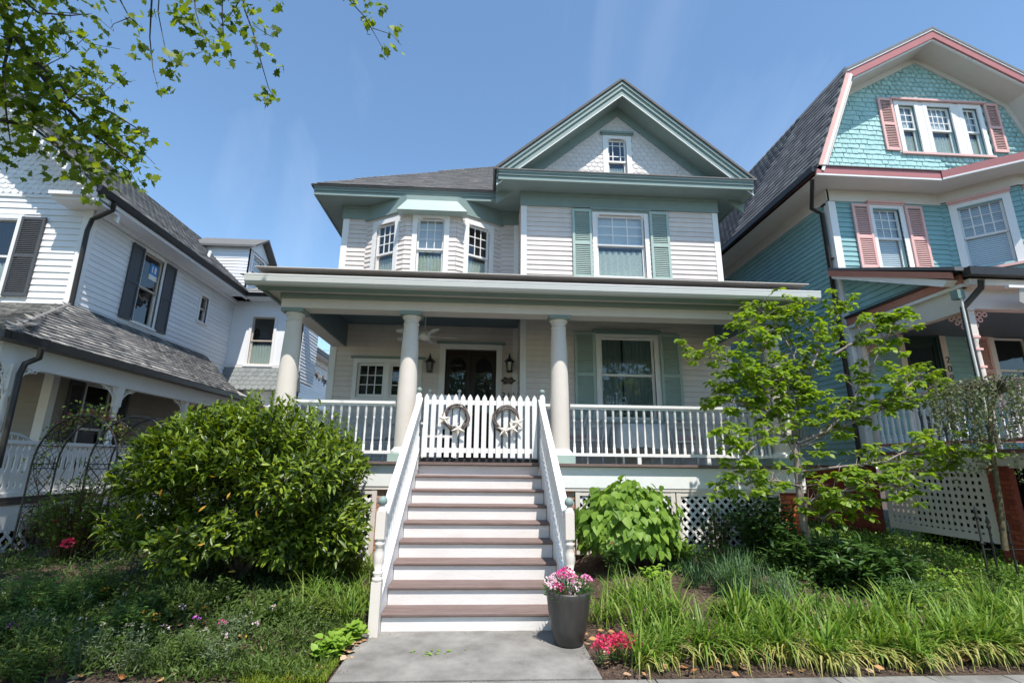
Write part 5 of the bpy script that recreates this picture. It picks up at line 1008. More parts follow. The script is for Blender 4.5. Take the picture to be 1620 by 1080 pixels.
g2 = [(215, 28, 10), (240, 12, 14), (235, 60, 18), (245, 95, 22), (270, 90, 18), (250, 145, 14), (275, 105, 8), (290, 20, 26), (310, 50, 28), (325, 75, 22), (345, 30, 22), (360, 95, 18), (380, 20, 32), (400, 45, 24), (350, 62, 18), (405, 70, 14), (410, 98, 8), (430, 105, 8), (423, 142, 9), (433, 153, 9), (440, 8, 13), (300, -10, 40), (380, -20, 40)]
g3 = [(560, 6, 10), (575, 22, 13), (592, 50, 14), (603, 72, 10), (630, 70, 9), (622, 52, 6), (600, 10, 10), (548, -5, 14), (590, -12, 16)]
br2 = [([(-120, -60), (0, 10), (25, 55), (60, 110), (100, 165), (150, 215), (200, 250)], .06), ([(-100, 60), (0, 75), (60, 100), (110, 150), (180, 180), (235, 215)], .035), ([(-60, -80), (60, 20), (110, 25), (145, 22)], .02), ([(-80, 150), (0, 190), (50, 200), (100, 240), (150, 275)], .03), ([(20, 50), (5, 110), (10, 180), (20, 250)], .02), ([(150, -60), (190, 0), (205, 28), (225, 45)], .014), ([(250, -60), (240, 0), (237, 60), (242, 110), (250, 140)], .014), ([(255, -50), (250, 20), (262, 80), (275, 105)], .01), ([(300, -60), (310, 20), (325, 70)], .014), ([(350, -60), (352, 30), (355, 90)], .012), ([(390, -70), (385, 10), (400, 50), (412, 95), (425, 140), (438, 160)], .014), ([(380, 0), (360, 30), (340, 50)], .008), ([(400, 40), (432, 60)], .005), ([(530, -70), (552, 0), (578, 28), (596, 60), (606, 78)], .01), ([(590, 45), (620, 55), (635, 72)], .006), ([(100, 20), (150, 25), (180, 50), (175, 30)], .006), ([(120, 50), (135, 68), (190, 78)], .006), ([(205, 28), (180, 38), (175, 45)], .006), ([(60, 110), (100, 90), (140, 55)], .008), ([(100, 165), (130, 140), (150, 130)], .008), ([(110, 150), (160, 150), (200, 115)], .008), ([(100, 165), (120, 230), (130, 290)], .01), ([(150, 215), (200, 215), (245, 260)], .008), ([(170, 240), (205, 270), (222, 300)], .008), ([(0, 75), (40, 40), (60, 0)], .012)]
for pts, r in br2:
    w3 = [P(a, b_, Y=YS-(.0 if a > 0 else -a*.008)+.25*math.sin(a*.05+b_*.03)) for a, b_ in pts]; q = MB(); n = len(w3); q.tube(w3, [max(.003, r*(1-.85*i/(n-1))) for i in range(n)], 6); q.build('branch', DBARK, SY)
for e in (P(-120, -60, Y=YS), P(-100, 60, Y=YS), P(-80, 150, Y=YS)): q = MB(); q.tube([(-8.3, -5.7, 5.2), Vector((-8.3, -5.7, 6)).lerp(e, .6)+Vector((0, 0, .4)), e], [.1, .07, .05], 8); q.build('branch', DBARK, SY)
q = MB(); q.tube([(-8.1, -5.4, 7), (-5.5, -4.4, 8.0), (-3.2, -3.4, 7.9), (-1.6, -2.9, 7.8)], [.1, .07, .05, .02], 8); q.build('branch', DBARK, SY)
pos = []
for g, dens in ((g1, .46), (g2, .34), (g3, .30)):
    for a, b_, r in g:
        n = int(dens*.1*r*r*.85)+5; c = np.array(P(a, b_, Y=YS)); s = 1/110.
        # clustered in twigs of a few leaves
        m = max(2, n//4); cc = c+rng.normal(size=(m, 3))*r*s*.52; 
        for q_ in cc: pos += list(q_+rng.normal(size=(rng.integers(3, 6), 3))*.05)
pos = np.array(pos); n = len(pos); foliage(SY, pos, rand_dirs(n)*.8+np.array([.2, -.1, -.75]), rand_dirs(n)*.7+np.array([0, -.5, .7]), rng.uniform(.055, .115, n), 'maple', SL_, 300)
# the rest of the crown, over and behind the camera's left, which throws the dappled shade
pos = []; cl = []
for k in range(4500):
    c = np.array([rng.uniform(-11.5, -1.7), rng.uniform(-8.5, -2.6), rng.uniform(6.2, 10)])
    if c[2]-1.71 < (c[1]+8)*1.16+.5: continue
    if not ((c[1] < -5.5 and c[0] < -1.7) or c[0] < -4.4): continue
    cl.append(c)
for c in cl[:760]: pos += list(c+rng.normal(size=(18, 3))*.26)
pos = np.array(pos); n = len(pos); foliage(SY, pos, rand_dirs(n), rand_dirs(n, .6), rng.uniform(.09, .17, n), 'maple', SL_, 0)
for k in range(14): c = cl[k*7]; q = MB(); q.tube([(-8.2, -5.6, 6), (np.array([-8.2, -5.6, 6.5])*.4+c*.6), c], [.06, .04, .015], 6); q.build('branch', DBARK, SY)
# upright shoots that break the outline of the big shrub
pp, aa = [], []
for k in range(130):
    d = rng.normal(size=3); d[2] = abs(d[2])+.15; d[1] = d[1]*.6-.4; d = d/np.linalg.norm(d); b0 = cB+d*np.array([1.5, 1.1, 1.12]); g = nrm(d*.4+np.array([0, 0, 1])+rng.normal(size=3)*.2); ln = rng.uniform(.08, .24)
    for j in range(9): pp.append(b0+g*ln*j/9); aa.append(g*.6+rand_dirs(1)[0]*.9)
pp = np.array(pp); aa = np.array(aa); foliage(BU, pp, aa, rand_dirs(len(pp))*.4+np.array([0, -.2, 1]), rng.uniform(.07, .12, len(pp)), 'narrow', leafmat('young_leaf', [(.11, .18, .015), (.19, .27, .03)], .35, .35, .4, (1.5, 1.5, .3)), 0)
def gz(x, y): return gh(x, y)
def ground_pt(px, py, z=.2):
    for _ in range(4): p = P(px, py, Z=z); z = gz(p.x, p.y)
    return np.array((p.x, p.y, z))
GM = leafmat('strap_leaf', [(.09, .18, .025), (.14, .26, .035), (.20, .32, .05), (.30, .36, .09)], .5, .35, .3, (1.3, 1.3, .5))
GM2 = leafmat('bluegreen_blade', [(.07, .15, .055), (.11, .20, .085), (.16, .26, .12)], .45, .25, .4, (1.2, 1.3, .7))
GM3 = leafmat('straw_blade', [(.42, .36, .12), (.30, .33, .08), (.5, .45, .2)], .7, .3, .2, (1.2, 1.2, .6))
GM4 = leafmat('dark_blade', [(.035, .08, .015), (.06, .13, .025), (.09, .17, .03)], .5, .3, .3, (1.3, 1.3, .5))
def clump(x, y, n, L_, w, m, lab, group, name='grass_clump', spread=.09, cat='grass clump', bend=(.5, 1.7), straw=0, fwd=0):
    z = gz(x, y)-.01; T_ = thing(name, (x, y, z), lab, cat, group)
    b = np.c_[x+rng.normal(size=n)*spread, y+rng.normal(size=n)*spread*.8, np.full(n, z)]; hd = rng.uniform(0, 6.28, n)
    if fwd: hd = np.where(rng.uniform(size=n) < fwd, rng.normal(-1.3, .7, n), hd)
    blades('blades', b, hd, rng.uniform(L_*.6, L_*1.1, n), rng.uniform(w*.6, w*1.2, n), rng.uniform(*bend, n), m, T_, 'stuff')
    if straw: k = straw; b = np.c_[x+rng.normal(size=k)*spread, y-.03+rng.normal(size=k)*spread, np.full(k, z)]; blades('dry_blades', b, rng.normal(-1.35, .6, k), rng.uniform(L_*.5, L_*.9, k), np.full(k, w*.8), rng.uniform(1.5, 2.3, k), GM3, T_, 'stuff')
    return T_
ORD = 'first second third fourth fifth sixth seventh eighth ninth tenth eleventh twelfth thirteenth fourteenth fifteenth sixteenth seventeenth'.split()
for i in range(17):
    x = 1.5+i*.265+rng.uniform(-.07, .07); clump(x, -3.2+rng.uniform(-.09, .08), int(rng.uniform(60, 100)), rng.uniform(.42, .66), .020 if x < 3 else .028, GM, 'front row strap leaved clump by the pavement, '+ORD[i]+' to the right of the red dianthus', 'front row of strap leaved clumps along the pavement', fwd=.3, straw=40 if x > 2.6 else 14, spread=rng.uniform(.045, .08), bend=(.35, 2.0))
for i in range(13):
    x = 1.75+i*.33+rng.uniform(-.08, .08); y = -2.66+rng.uniform(-.1, .1)
    if 2.25 < x < 2.5: continue
    clump(x, y, 70, rng.uniform(.42, .6), .024, GM, 'upright strap leaved clump of the second row, '+ORD[i]+' to the right of the planter', 'second row of strap leaved clumps', bend=(.25, 1.3))
for px, py, lab in ((985, 965, 'pale green grassy clump behind the planter below the hydrangea'), (1035, 955, 'pale green grassy clump in front of the hydrangea, by bare mulch'), (960, 985, 'narrow green grassy clump directly right of the charcoal planter')):
    p = ground_pt(px, py); clump(p[0], p[1], 110, .42, .012, GM, lab, None, bend=(.5, 1.8), spread=.12)
for px, py, n, L_, lab in ((1165, 930, 300, .55, 'large blue green clump of narrow bulb leaves left of the dogwood'), (1300, 880, 140, .5, 'blue green narrow leaved clump right behind the dogwood trunk'), (1225, 960, 160, .42, 'blue green drooping clump in front of the large bulb leaf clump'), (1425, 930, 60, .38, 'small upright iris like clump in the right garden bed'), (1105, 905, 90, .35, 'small bright green bulb clump beside the bare mulch')):
    p = ground_pt(px, py); clump(p[0], p[1], n, L_, .012, GM2, lab, None, name='bulb_leaf_clump', spread=.13, bend=(.15, 1.3))
for px, py, n, lab in ((565, 965, 130, 'tuft of long arching grass left of the bottom newel post'), (535, 985, 110, 'long arching grass tuft between the shrub and the bottom steps'), (500, 950, 80, 'thin grass tuft under the right edge of the evergreen shrub'), (575, 915, 90, 'grass tuft against the left side of the staircase'), (470, 985, 60, 'thin grass tuft in the shaded perennials')):
    p = ground_pt(px, py); clump(p[0], p[1], n, .5, .012, GM, lab, None, spread=.1, bend=(.6, 1.8))
# perennial plants made of stems with leaves
def herb(name, c, r, h, n, kind, m, lab, cat='plant', size=(.03, .06), stem=None, group=None, flat=.25, flowers=None, limit=0):
    z = gz(c[0], c[1]); T_ = thing(name, (c[0], c[1], z), lab, cat, group); ns = max(8, n//22); q = MB(); pos, ax = [], []
    for k in range(ns):
        a = rng.uniform(0, 6.28); rr = rng.uniform(0, 1)**.5; hh = h*(1-.35*rr*rr)*rng.uniform(.7, 1.1); b0 = np.array([c[0]+.35*r*rr*math.cos(a), c[1]+.35*r*rr*math.sin(a), z]); t = np.array([c[0]+r*rr*math.cos(a), c[1]+r*rr*math.sin(a)*.8, z+hh])
        q.tube([b0, (b0*.4+t*.6)+np.array([0, 0, .04]), t], [.006, .004, .002], 4, False)
        for j in range(n//ns): f = rng.uniform(.3, 1.02); p = b0*(1-f)+t*f+rng.normal(size=3)*.02; pos.append(p); d = rng.normal(size=3); d[2] = abs(d[2])*.4; ax.append(d)
        if flowers and rng.uniform() < flowers[1]: bloom(T_, t+np.array([0, -.02, .03]), flowers[2], 14, flowers[0], flowers[3])
    q.build('stems', stem or MATS['green_stem'], T_, kind='stuff'); pos = np.array(pos); ax = np.array(ax); nn = len(pos); foliage(T_, pos, ax, rand_dirs(nn)*flat+np.array([0, -.15, 1]), rng.uniform(*size, nn), kind, m, limit); return T_
PEO = leafmat('peony_leaf', [(.035, .08, .02), (.06, .125, .03), (.10, .18, .05)], .35, .3, .5, (1.4, 1.5, .5))
MID = leafmat('mid_leaf', [(.05, .11, .02), (.09, .17, .03), (.13, .23, .04)], .5, .3, .3); LIME = leafmat('lime_leaf', [(.20, .34, .04), (.28, .42, .06)], .5, .35, .3); DRK = leafmat('shade_leaf', [(.04, .075, .012), (.065, .11, .02), (.10, .155, .03)], .5, .25, .3)
for px, py, r, h, n, lab in ((1215, 885, .52, .95, 1500, 'dark leaved peony bush beside the lattice left of the dogwood trunk'), (1255, 900, .35, .6, 700, 'dark leaved peony at the foot of the dogwood trunk'), (1360, 930, .5, .62, 1300, 'wide dark leaved peony bush right of the dogwood'), (1330, 900, .4, .5, 700, 'low dark peony behind the wide one'), (1420, 915, .35, .45, 600, 'small dark peony at the right of the bed')):
    p = ground_pt(px, py); herb('peony_bush', p, r, h, n, 'narrow', PEO, lab, 'bush', (.09, .17), group=None, limit=40)
p = ground_pt(1135, 880); herb('small_shrub', p, .28, .75, 700, 'wide', MID, 'small brown stemmed shrub before the lattice right of the hydrangea', 'shrub', (.03, .06), stem=mat('brown_stem', (.12, .07, .04), .9))
p = ground_pt(1080, 890); herb('leafy_sprout', p, .2, .3, 240, 'wide', LIME, 'low bright leafy sprout at the right foot of the hydrangea', 'plant', (.04, .08))
p = ground_pt(1035, 925); herb('leafy_sprout', p, .2, .22, 220, 'wide', LIME, 'low bright leafy sprout in front of the hydrangea', 'plant', (.04, .08))
p = ground_pt(975, 910); herb('rose_plant', p, .16, .5, 160, 'wide', PEO, 'thin dark leaved rose stem with a bud in front of the hydrangea', 'plant', (.04, .07), flowers=(RF, .15, .02, .014))
p = ground_pt(1180, 900); TS = thing('seed_head_stem', (p[0], p[1]+.5, p[2]), 'tall thin stem with a round dark seed head beside the lattice', 'plant')
t = P(1207, 745, Y=p[1]+.5); q = MB(); q.tube([(p[0]+.1, p[1]+.5, p[2]), (t.x, t.y, t.z-.3), t], .006, 5); q.build('stem', MATS['green_stem'], TS); q = MB(); q.ball(t, .022, 10, 6); q.build('seed_head', DBARK, TS)
for i, (px, py) in enumerate(((975, 1045), (1005, 1048), (950, 1050))):
    p = ground_pt(px, py); herb('dianthus_plant', p, .13 if i == 0 else .08, .17, 260 if i == 0 else 120, 'lance', GM2 if i else MID, ('largest red dianthus cushion in the mulch beside the path', 'small red dianthus right of the largest one', 'tiny red dianthus at the path edge')[i], 'flowers', (.02, .04), flowers=(RF, 1.0, .028, .02))
    if i == 0: T_ = bpy.data.objects['dianthus_plant']; [bloom(T_, (p[0]+rng.uniform(-.15, .15), p[1]+rng.uniform(-.1, .1), p[2]+rng.uniform(.12, .2)), .03, 16, RF, .022) for _ in range(26)]
for i, (px, py) in enumerate(((535, 1035), (515, 1045), (550, 1015))): p = ground_pt(px, py); herb('lime_coral_bells', p, .13, .16, 150, 'heart', LIME, ('lime green coral bells plant beside the path edge', 'second lime green leafy plant next to the moss', 'lime green leafy plant nearest the newel post')[i], 'plant', (.05, .09))
for i, (px, py, r) in enumerate(((30, 975, .4), (85, 985, .35), (140, 960, .3))): p = ground_pt(px, py); herb('leafy_perennial', p, r, .42, 900, 'lance', MID, ('broad bright leafy perennial at the left edge of the garden', 'bright leafy perennial second from the left edge', 'leafy perennial in front of the rose bush')[i], 'plant', (.05, .1))
# rose bush, trellises and climbing rose
RL = leafmat('rose_leaf', [(.08, .14, .02), (.15, .23, .035), (.26, .33, .07)], .45, .3, .35)
for i, (px, py, r, h, n) in enumerate(((115, 885, .58, 1.15, 3400), (55, 865, .45, .8, 1700), (185, 865, .42, 1.0, 1900))):
    p = ground_pt(px, py); T_ = herb('rose_bush', p, r, h, n, 'wide', RL, ('thorny rose bush with one large red bloom in front of the trellis', 'rose bush at the far left by the neighbouring porch', 'rose bush against the left flank of the big evergreen')[i], 'bush', (.035, .07), stem=MATS['brown_stem'])
    if i == 0: c = P(108, 858, Y=p[1]-.45); bloom(T_, c, .055, 60, RF, .035); c = P(88, 826, Y=p[1]-.2); bloom(T_, c, .03, 30, RF, .025)
    if i == 1: bloom(T_, P(5, 862, Y=p[1]-.4), .04, 30, RF, .03)
def trellis(x0, y0, lab):
    T_ = thing('garden_arch', (x0+.6, y0+.22, .3), lab, 'trellis', 'black iron garden arches'); wdt, zs, rise = 1.22, 1.62, .74
    def hp(t): return (x0+wdt/2-wdt/2*math.cos(math.pi*t), zs+rise*math.sin(math.pi*t)) 
    hoops = []
    for y in (y0, y0+.45):
        pts = [(x0, y, .2), (x0, y, 1.0)]+[(hp(k/16)[0], y, hp(k/16)[1]) for k in range(17)]+[(x0+wdt, y, 1.0), (x0+wdt, y, .2)]; q = MB(); q.tube(pts, .014, 6); q.build('hoop', BLACK, T_); hoops.append(pts)
    rung = [(x0, z) for z in (.55, .85, 1.0, 1.55, 1.62)]+[hp(t) for t in (.12, .17, .32, .37, .5, .63, .68, .83, .88)]+[(x0+wdt, z) for z in (.85, 1.0, 1.55, 1.62)]
    for x, z in rung: q = MB(); q.tube([(x, y0, z), (x, y0+.45, z)], .008, 5); q.build('rung', BLACK, T_)
    q = MB(); n = 34; path = [(x0, .5+1.1*k/10) for k in range(11)]+[hp(k/16) for k in range(1, 17)]+[(x0+wdt, 1.6-1.1*k/10) for k in range(1, 11)]
    for k in range(0, len(path)-3, 1):
        (xa, za), (xb, zb) = path[k], path[k+3]; q.tube([(xa, y0+.01, za), (xb, y0+.44, zb)], .0035, 4, False); q.tube([(xa, y0+.44, za), (xb, y0+.01, zb)], .0035, 4, False)
    q.build('wire_mesh', BLACK, T_, kind='stuff'); return hp
hp = trellis(-6.74, 0.0, 'black wire garden arch at the left, in front of the neighbouring porch'); trellis(-6.02, .12, 'second black wire garden arch, half hidden by the big evergreen shrub')
CRS = thing('climbing_rose', (-6.1, .2, .3), 'sparse climbing rose with small red buds over the black garden arch', 'climbing plant'); q = MB(); pos = []
for k in range(16):
    a0 = rng.uniform(.0, .5); pts = []
    for j in range(7): t = min(1, a0+j*.09); x, z = hp(t); pts.append(np.array([x, .2+rng.uniform(-.25, .25), z+rng.uniform(-.05, .12)]))
    q.tube(pts, .005, 4, False); pos += [pts[rng.integers(0, 7)]+rng.normal(size=3)*.07 for _ in range(26)]
for k in range(10): x = -6.72+rng.uniform(0, .5)*(k % 2)+.65*(k % 3 == 0); pts = [np.array([x+rng.uniform(-.1, .1), .2+rng.uniform(-.2, .2), .4+j*.25]) for j in range(6)]; q.tube(pts, .005, 4, False); pos += [pts[rng.integers(0, 6)]+rng.normal(size=3)*.09 for _ in range(16)]
q.build('stems', MATS['brown_stem'], CRS, kind='stuff'); pos = np.array(pos); n = len(pos); foliage(CRS, pos, rand_dirs(n), rand_dirs(n, 1), rng.uniform(.03, .06, n), 'wide', RL)
for k in range(12): t = .2+.5*rng.uniform(); x, z = hp(t); bloom(CRS, (x, .0+rng.uniform(-.1, .3), z+.07), .014, 8, RF, .014)
MID2 = leafmat('perennial_leaf', [(.06, .105, .022), (.10, .16, .035), (.14, .21, .05)], .5, .3, .3)
# low cover that nobody could count
def cover(name, n, fx, hmax, kind, m, size, up_=.5, lab=None):
    pos = []
    while len(pos) < n:
        p = fx()
        if p is None: continue
        pos.append(p)
    pos = np.array(pos); zz = np.array([gz(a, b) for a, b in pos[:, :2]]); hh = rng.uniform(0, 1, len(pos))**.8*hmax(pos); P3 = np.c_[pos[:, 0], pos[:, 1], zz+hh]
    me = leaf_me(kind, m); V = np.array([tuple(v.co) for v in me.vertices]); vh = np.c_[V, np.ones(len(V))]; Ms = bases(P3, rand_dirs(len(P3), up_), rand_dirs(len(P3), .8)+np.array([0, -.2, .2]), rng.uniform(*size, len(P3)))
    VV = np.einsum('nij,vj->nvi', Ms, vh)[:, :, :3].reshape(-1, 3); o = join(name, VV, [tuple(f.vertices) for f in me.polygons], len(V), len(P3), m, None, 'stuff'); o['label'] = lab; o['category'] = 'ground cover'; return o
def noisy(x, y, s=1.7): return .5+.25*math.sin(x*s*2.1+1.3*math.sin(y*s*1.7))+.25*math.sin(y*s*2.7+x*s*.9+1)
def fleft():
    x, y = rng.uniform(-6.6, -1.2), (rng.uniform(-3.5, -.1) if rng.uniform() < .4 else rng.uniform(-3.5, -1.6))
    return (x, y) if rng.uniform() < .25+.95*noisy(x, y, 2.3) and x < -1.15-.25*(y > -3.5)*max(0, (-2.3-y))*.0 else None
hl = lambda p: (.07+.20*(.5+.5*np.sin(p[:, 0]*3.1+1.2*np.sin(p[:, 1]*4)))*(.6+.4*np.sin(p[:, 1]*5.3+p[:, 0]*2)))*np.clip((-1.25-p[:, 0])/.7+.25, .25, 1)
cover('shaded_perennials', 30000, fleft, hl, 'lance', DRK, (.045, .09), .9, 'dense low dark green perennials filling the left garden bed')
cover('catmint', 16000, fleft, lambda p: hl(p)*1.15+.04, 'lance', MID2, (.035, .065), 1.0, 'fine leaved mid green perennials mixed through the left garden bed')
def fmoss():
    x, y = rng.uniform(-1.85, -1.16), rng.uniform(-3.52, -3.05); return (x, y) if rng.uniform() < 1-((x+1.45)/.45)**2 else None
pp = np.array([q_ for q_ in (fmoss() for _ in range(9000)) if q_]); b = np.c_[pp, np.array([gz(a, c)-.005 for a, c in pp])]; n = len(b)
o = blades('moss_grass', b, rng.uniform(0, 6.28, n), rng.uniform(.03, .07, n), np.full(n, .004), rng.uniform(.3, 1.2, n), leafmat('moss_blade', [(.18, .26, .03), (.28, .34, .05)], .6, .3, .2), None, 'stuff', 3); o['label'] = 'patch of fine yellow green grass by the left edge of the path'; o['category'] = 'grass'
def fright():
    x, y = rng.uniform(2.6, 12), rng.uniform(-2.5, 3.2)
    if x < 5.6 and y > -.1: return None
    if x > 7.3 and y > -2.7 and y < 3: return None
    if x < 3.8 and y < -1.2: return None
    return (x, y) if rng.uniform() < .15+.85*noisy(x, y) else None
hr = lambda p: (.08+.14*(.5+.5*np.sin(p[:, 0]*2.7+p[:, 1]*3)))
cover('right_bed_cover', 22000, fright, hr, 'small', MID, (.03, .06), .6, 'leafy green ground cover filling the right garden bed')
cover('pachysandra', 9000, lambda: (rng.uniform(5.0, 8.6), rng.uniform(-2.4, 3)) if rng.uniform() < .5 else (rng.uniform(4.9, 9.5), rng.uniform(-2.7, -1)), lambda p: .14+.0*p[:, 0], 'wide', LIME, (.03, .055), .4, 'pale green ground cover beside the teal house lattice')
def fback(): return (rng.uniform(-7.3, -3.6), rng.uniform(-.2, 9))
cover('side_yard_cover', 5000, fback, lambda p: .15+0*p[:, 0], 'small', DRK, (.04, .08), .6, 'dark low greenery in the side yard left of the cream house')
# small daisies and blooms in the left bed
FB_ = thing('bedding_flowers', (-3.2, -2.8, .1), 'scattered small purple and pale blooms in the left garden bed', 'flowers')
for px, py, m in ((8, 1037, PUR), (303, 1025, PUR), (342, 1032, pinks[0]), (252, 1041, pinks[1]), (283, 1002, pinks[1]), (345, 1057, pinks[1]), (427, 1005, pinks[1]), (400, 1035, pinks[1]), (120, 1028, pinks[1]), (240, 1020, YO), (320, 1007, YO), (215, 1015, YO), (375, 1060, YO), (160, 975, YO), (440, 992, YO)): p = ground_pt(px, py, .2); bloom(FB_, p+np.array([0, 0, .24]), .03, 12, m, .02)
GREY = leafmat('greyish_leaf', [(.10, .15, .08), (.16, .21, .12), (.22, .26, .17)], .6, .25, .2); OLV = leafmat('olive_leaf', [(.09, .13, .02), (.16, .2, .035), (.10, .16, .03)], .5, .3, .3); SEED = leafmat('seed_white', [(.26, .25, .18), (.4, .38, .3)], .8, .1, .1)
LK = [('lance', MID2, (.03, .06), 'fine leaved dark green'), ('narrow', MID, (.045, .08), 'mid green pointed leaved'), ('wide', DRK, (.03, .055), 'small round leaved dark'), ('lance', GREY, (.03, .055), 'grey green'), ('narrow', OLV, (.04, .07), 'olive yellow')]
ROWS = ('front edge', 'middle', 'shaded back'); SPOT = 'by the path,just left of path,left of grass tuft,near the purple blooms,below the evergreen middle,below evergreen left flank,before the rose bush,towards left corner,at left corner'.split(',')
for r_ in range(3):
    for c_ in range(9):
        for m_ in range(2):
            x = -1.75-c_*.52+rng.uniform(-.2, .2)-.25*m_; y = -3.25+r_*.5+rng.uniform(-.18, .18); k = int(rng.integers(0, 5))
            if x > -1.95 and y < -2.9: continue
            kd, mt, sz, ds = LK[k]; herb('bedding_perennial', (x, y), rng.uniform(.16, .3), rng.uniform(.2, .42), int(rng.uniform(250, 480)), kd, mt, f"{('', 'taller ')[m_]}{ds} perennial, {ROWS[r_]} of left bed, {SPOT[c_]}", 'plant', sz, group='perennials of the left bed', flowers=(SEED, .14, .012, .011) if k in (0, 3) else None)
for i, (x, y, r_, h_2, k) in enumerate(((4.9, -2.1, .3, .3, 1), (5.5, -2.35, .3, .3, 4), (3.3, -2.2, .2, .22, 1), (6.1, -2.0, .32, .35, 0), (6.6, -1.6, .3, .3, 1), (2.7, -2.3, .16, .2, 4), (5.6, -1.4, .3, .4, 3), (6.2, -.8, .35, .35, 4))):
    kd, mt, sz, ds = LK[k]; herb('bedding_perennial', (x, y), r_, h_2, 520, kd, mt, ds+' perennial in the right bed, '+('below the peonies', 'behind the right end of the strap leaves', 'beside the big bulb leaf clump', 'toward the right edge of the bed', 'before the iron posts', 'at the edge of the bare mulch', 'right of the wide peony', 'close to the teal lattice')[i], 'plant', sz, flowers=(SEED, .3, .012, .012) if k == 3 else None)
# mulch chips and fallen leaves
def scatter_flat(name, n, fx, size, m, lab, kind='lance', lift=.012):
    pos = np.array([p for p in (fx() for _ in range(n)) if p]); P3 = np.c_[pos, np.array([gz(a, b) for a, b in pos])+lift*rng.uniform(.3, 1.5, len(pos))]; a = rng.uniform(0, 6.28, len(P3)); ax = np.c_[np.cos(a), np.sin(a), rng.uniform(-.2, .3, len(P3))]
    me = leaf_me(kind, m); V = np.array([tuple(v.co) for v in me.vertices]); vh = np.c_[V, np.ones(len(V))]; Ms = bases(P3, ax, rand_dirs(len(P3))*.35+np.array([0, 0, 1]), rng.uniform(*size, len(P3)))
    VV = np.einsum('nij,vj->nvi', Ms, vh)[:, :, :3].reshape(-1, 3); o = join(name, VV, [tuple(f.vertices) for f in me.polygons], len(V), len(P3), m, None, 'stuff'); o['label'] = lab; o['category'] = 'mulch'
CH = piece('wood_chip', [(.07, .045, .03), (.16, .10, .07), (.10, .07, .05), (.24, .17, .12)], .9)
scatter_flat('mulch_chips', 14000, lambda: (rng.uniform(1.05, 5.5), rng.uniform(-3.5, -.3)), (.02, .055), CH, 'brown wood mulch between the plants of the right garden bed')
DR = piece('dry_leaf', [(.38, .15, .05), (.45, .26, .12), (.28, .13, .06), (.5, .38, .25)], .8)
def fl():
    r = rng.uniform()
    return (rng.normal(-1.22, .09), rng.normal(-2.75, .14)) if r < .25 else (rng.uniform(1.1, 5), rng.uniform(-3.5, -2.2)) if r < .8 else (rng.uniform(-6, -1.2), rng.uniform(-3.5, -2))
scatter_flat('fallen_leaves', 330, fl, (.05, .10), DR, 'fallen dry orange brown leaves at the bed edges', 'wide', .03)
scatter_flat('path_grit', 500, lambda: (rng.choice([-1.1, 1.04])+rng.normal(0, .05), rng.uniform(-3.5, -2.4)) if rng.uniform() < .7 else (rng.uniform(-1, 1), -2.42-abs(rng.normal(0, .04))), (.008, .03), CH, 'bits of mulch and grit along the edges of the concrete path', 'lance', .022)
scatter_flat('sprigs_on_path', 40, lambda: (rng.normal(-.35, .12), rng.normal(-2.95, .05)), (.02, .05), LIME, 'few green sprigs lying on the concrete path', 'small', .02)
# weeping tree at the right edge, iron finials, brick edging
WP = thing('weeping_tree', (7.7, -1.3, .3), 'small weeping tree with fine grey green foliage before the teal porch', 'tree'); YW = -1.75
b0 = [P(1590, 870, Y=YW), P(1583, 800, Y=YW), P(1570, 720, Y=YW), P(1567, 650, Y=YW), P(1575, 625, Y=YW)]; q = MB(); q.tube(b0, [.036, .032, .03, .028, .025], 8); q.build('trunk', mat('olive_bark', (.10, .085, .05), .9, .3, 20, .4), WP)
q = MB(); pos = []; c0 = np.array(b0[-1])
for k in range(75):
    a = rng.uniform(0, 6.28); R_ = rng.uniform(.25, .85); m_ = c0+np.array([math.cos(a)*R_, math.sin(a)*R_*.7, rng.uniform(.0, .22)]); e = m_+np.array([math.cos(a)*.08, math.sin(a)*.08, -rng.uniform(.3, 1.3)]); pts = [c0, c0*.5+m_*.5+np.array([0, 0, .12]), m_, e*.5+m_*.5+np.array([math.cos(a)*.06, 0, 0]), e]; q.tube(pts, [.010, .006, .003, .002, .001], 4, False)
    for j in range(70): f = rng.uniform(0, 1); s = m_*(1-f)+e*f if j > 10 else c0*(1-f)+m_*f+np.array([0, 0, .08]); pos.append(s+rng.normal(size=3)*.025)
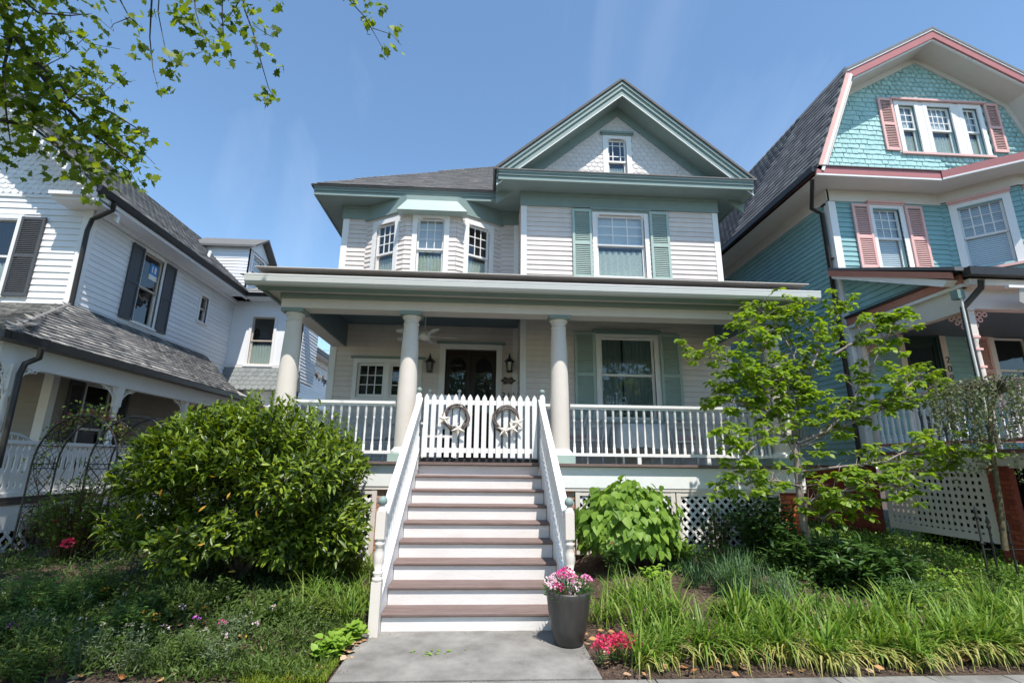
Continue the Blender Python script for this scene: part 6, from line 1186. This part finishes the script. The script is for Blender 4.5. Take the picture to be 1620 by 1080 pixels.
q.build('twigs', DBARK, WP, kind='stuff'); pos = np.array(pos); n = len(pos); foliage(WP, pos, rand_dirs(n, -.6), rand_dirs(n, .5), rng.uniform(.025, .045, n), 'wide', leafmat('weeping_leaf', [(.09, .13, .06), (.15, .19, .09), (.20, .19, .12)], .5, .3), 60)
for i, px in enumerate((1552, 1568, 1598)):
    p = P(px, 852, Y=-1.6); T_ = thing('iron_finial_post', (p.x, -1.6, .4), ('taller black iron finial post before the teal lattice', 'shorter black iron post right of the tall finial', 'black iron post at the right edge by the brick')[i], 'fence post', 'black iron posts by the teal porch'); h = (.62, .5, .45)[i]
    q = MB(); q.tube([(p.x, -1.6, .3), (p.x, -1.6, .45+h)], .014, 6); q.lathe((p.x, -1.6, .45+h), [(.014, 0), (.03, .02), (.012, .05), (.026, .08), (.004, .16)], 8); q.lathe((p.x, -1.6, .75), [(.014, 0), (.028, .02), (.014, .04)], 8); q.build('post', BLACK, T_)
    q = MB(); q.tube([(p.x, -1.6, .7), (p.x+.28, -1.6, .70)], .006, 5); q.build('rail', BLACK, T_)
# ---------------------------------------------------------------- across the street: unseen trees added to darken window reflections and low sky light
ST = leafmat('added_tree_leaf', [(.03, .07, .015), (.06, .12, .025), (.09, .16, .03)], .5, .3, .3)
for i, (x, lab) in enumerate(((-22, 'leftmost unseen street tree added across the road'), (-12, 'second unseen street tree added across the road from the left'), (-3, 'unseen street tree added across the road facing the steps'), (6, 'unseen street tree added across the road facing the dogwood'), (15, 'unseen street tree added across the road facing the teal house'), (25, 'rightmost unseen street tree added across the road'))):
    T_ = thing('added_street_tree', (x, -24, 0), lab, 'tree'); q = MB(); q.tube([(x, -24, -.1), (x+.2, -24, 2.5), (x, -24, 5)], [.35, .28, .15], 10); q.build('trunk', BARK, T_)
    bl_ = [(x+rng.uniform(-3.4, 3.4), -24+rng.uniform(-2.5, 2.5), 5.2+rng.uniform(-2.4, 2.8), r_, r_, r_*.8) for r_ in rng.uniform(1.2, 2.2, 16)]; p, d = blob_leaves(bl_, 2600, .6); foliage(T_, p, rand_dirs(len(p)), d+rand_dirs(len(p))*.5, rng.uniform(.35, .6, len(p)), 'wide', ST, 0)
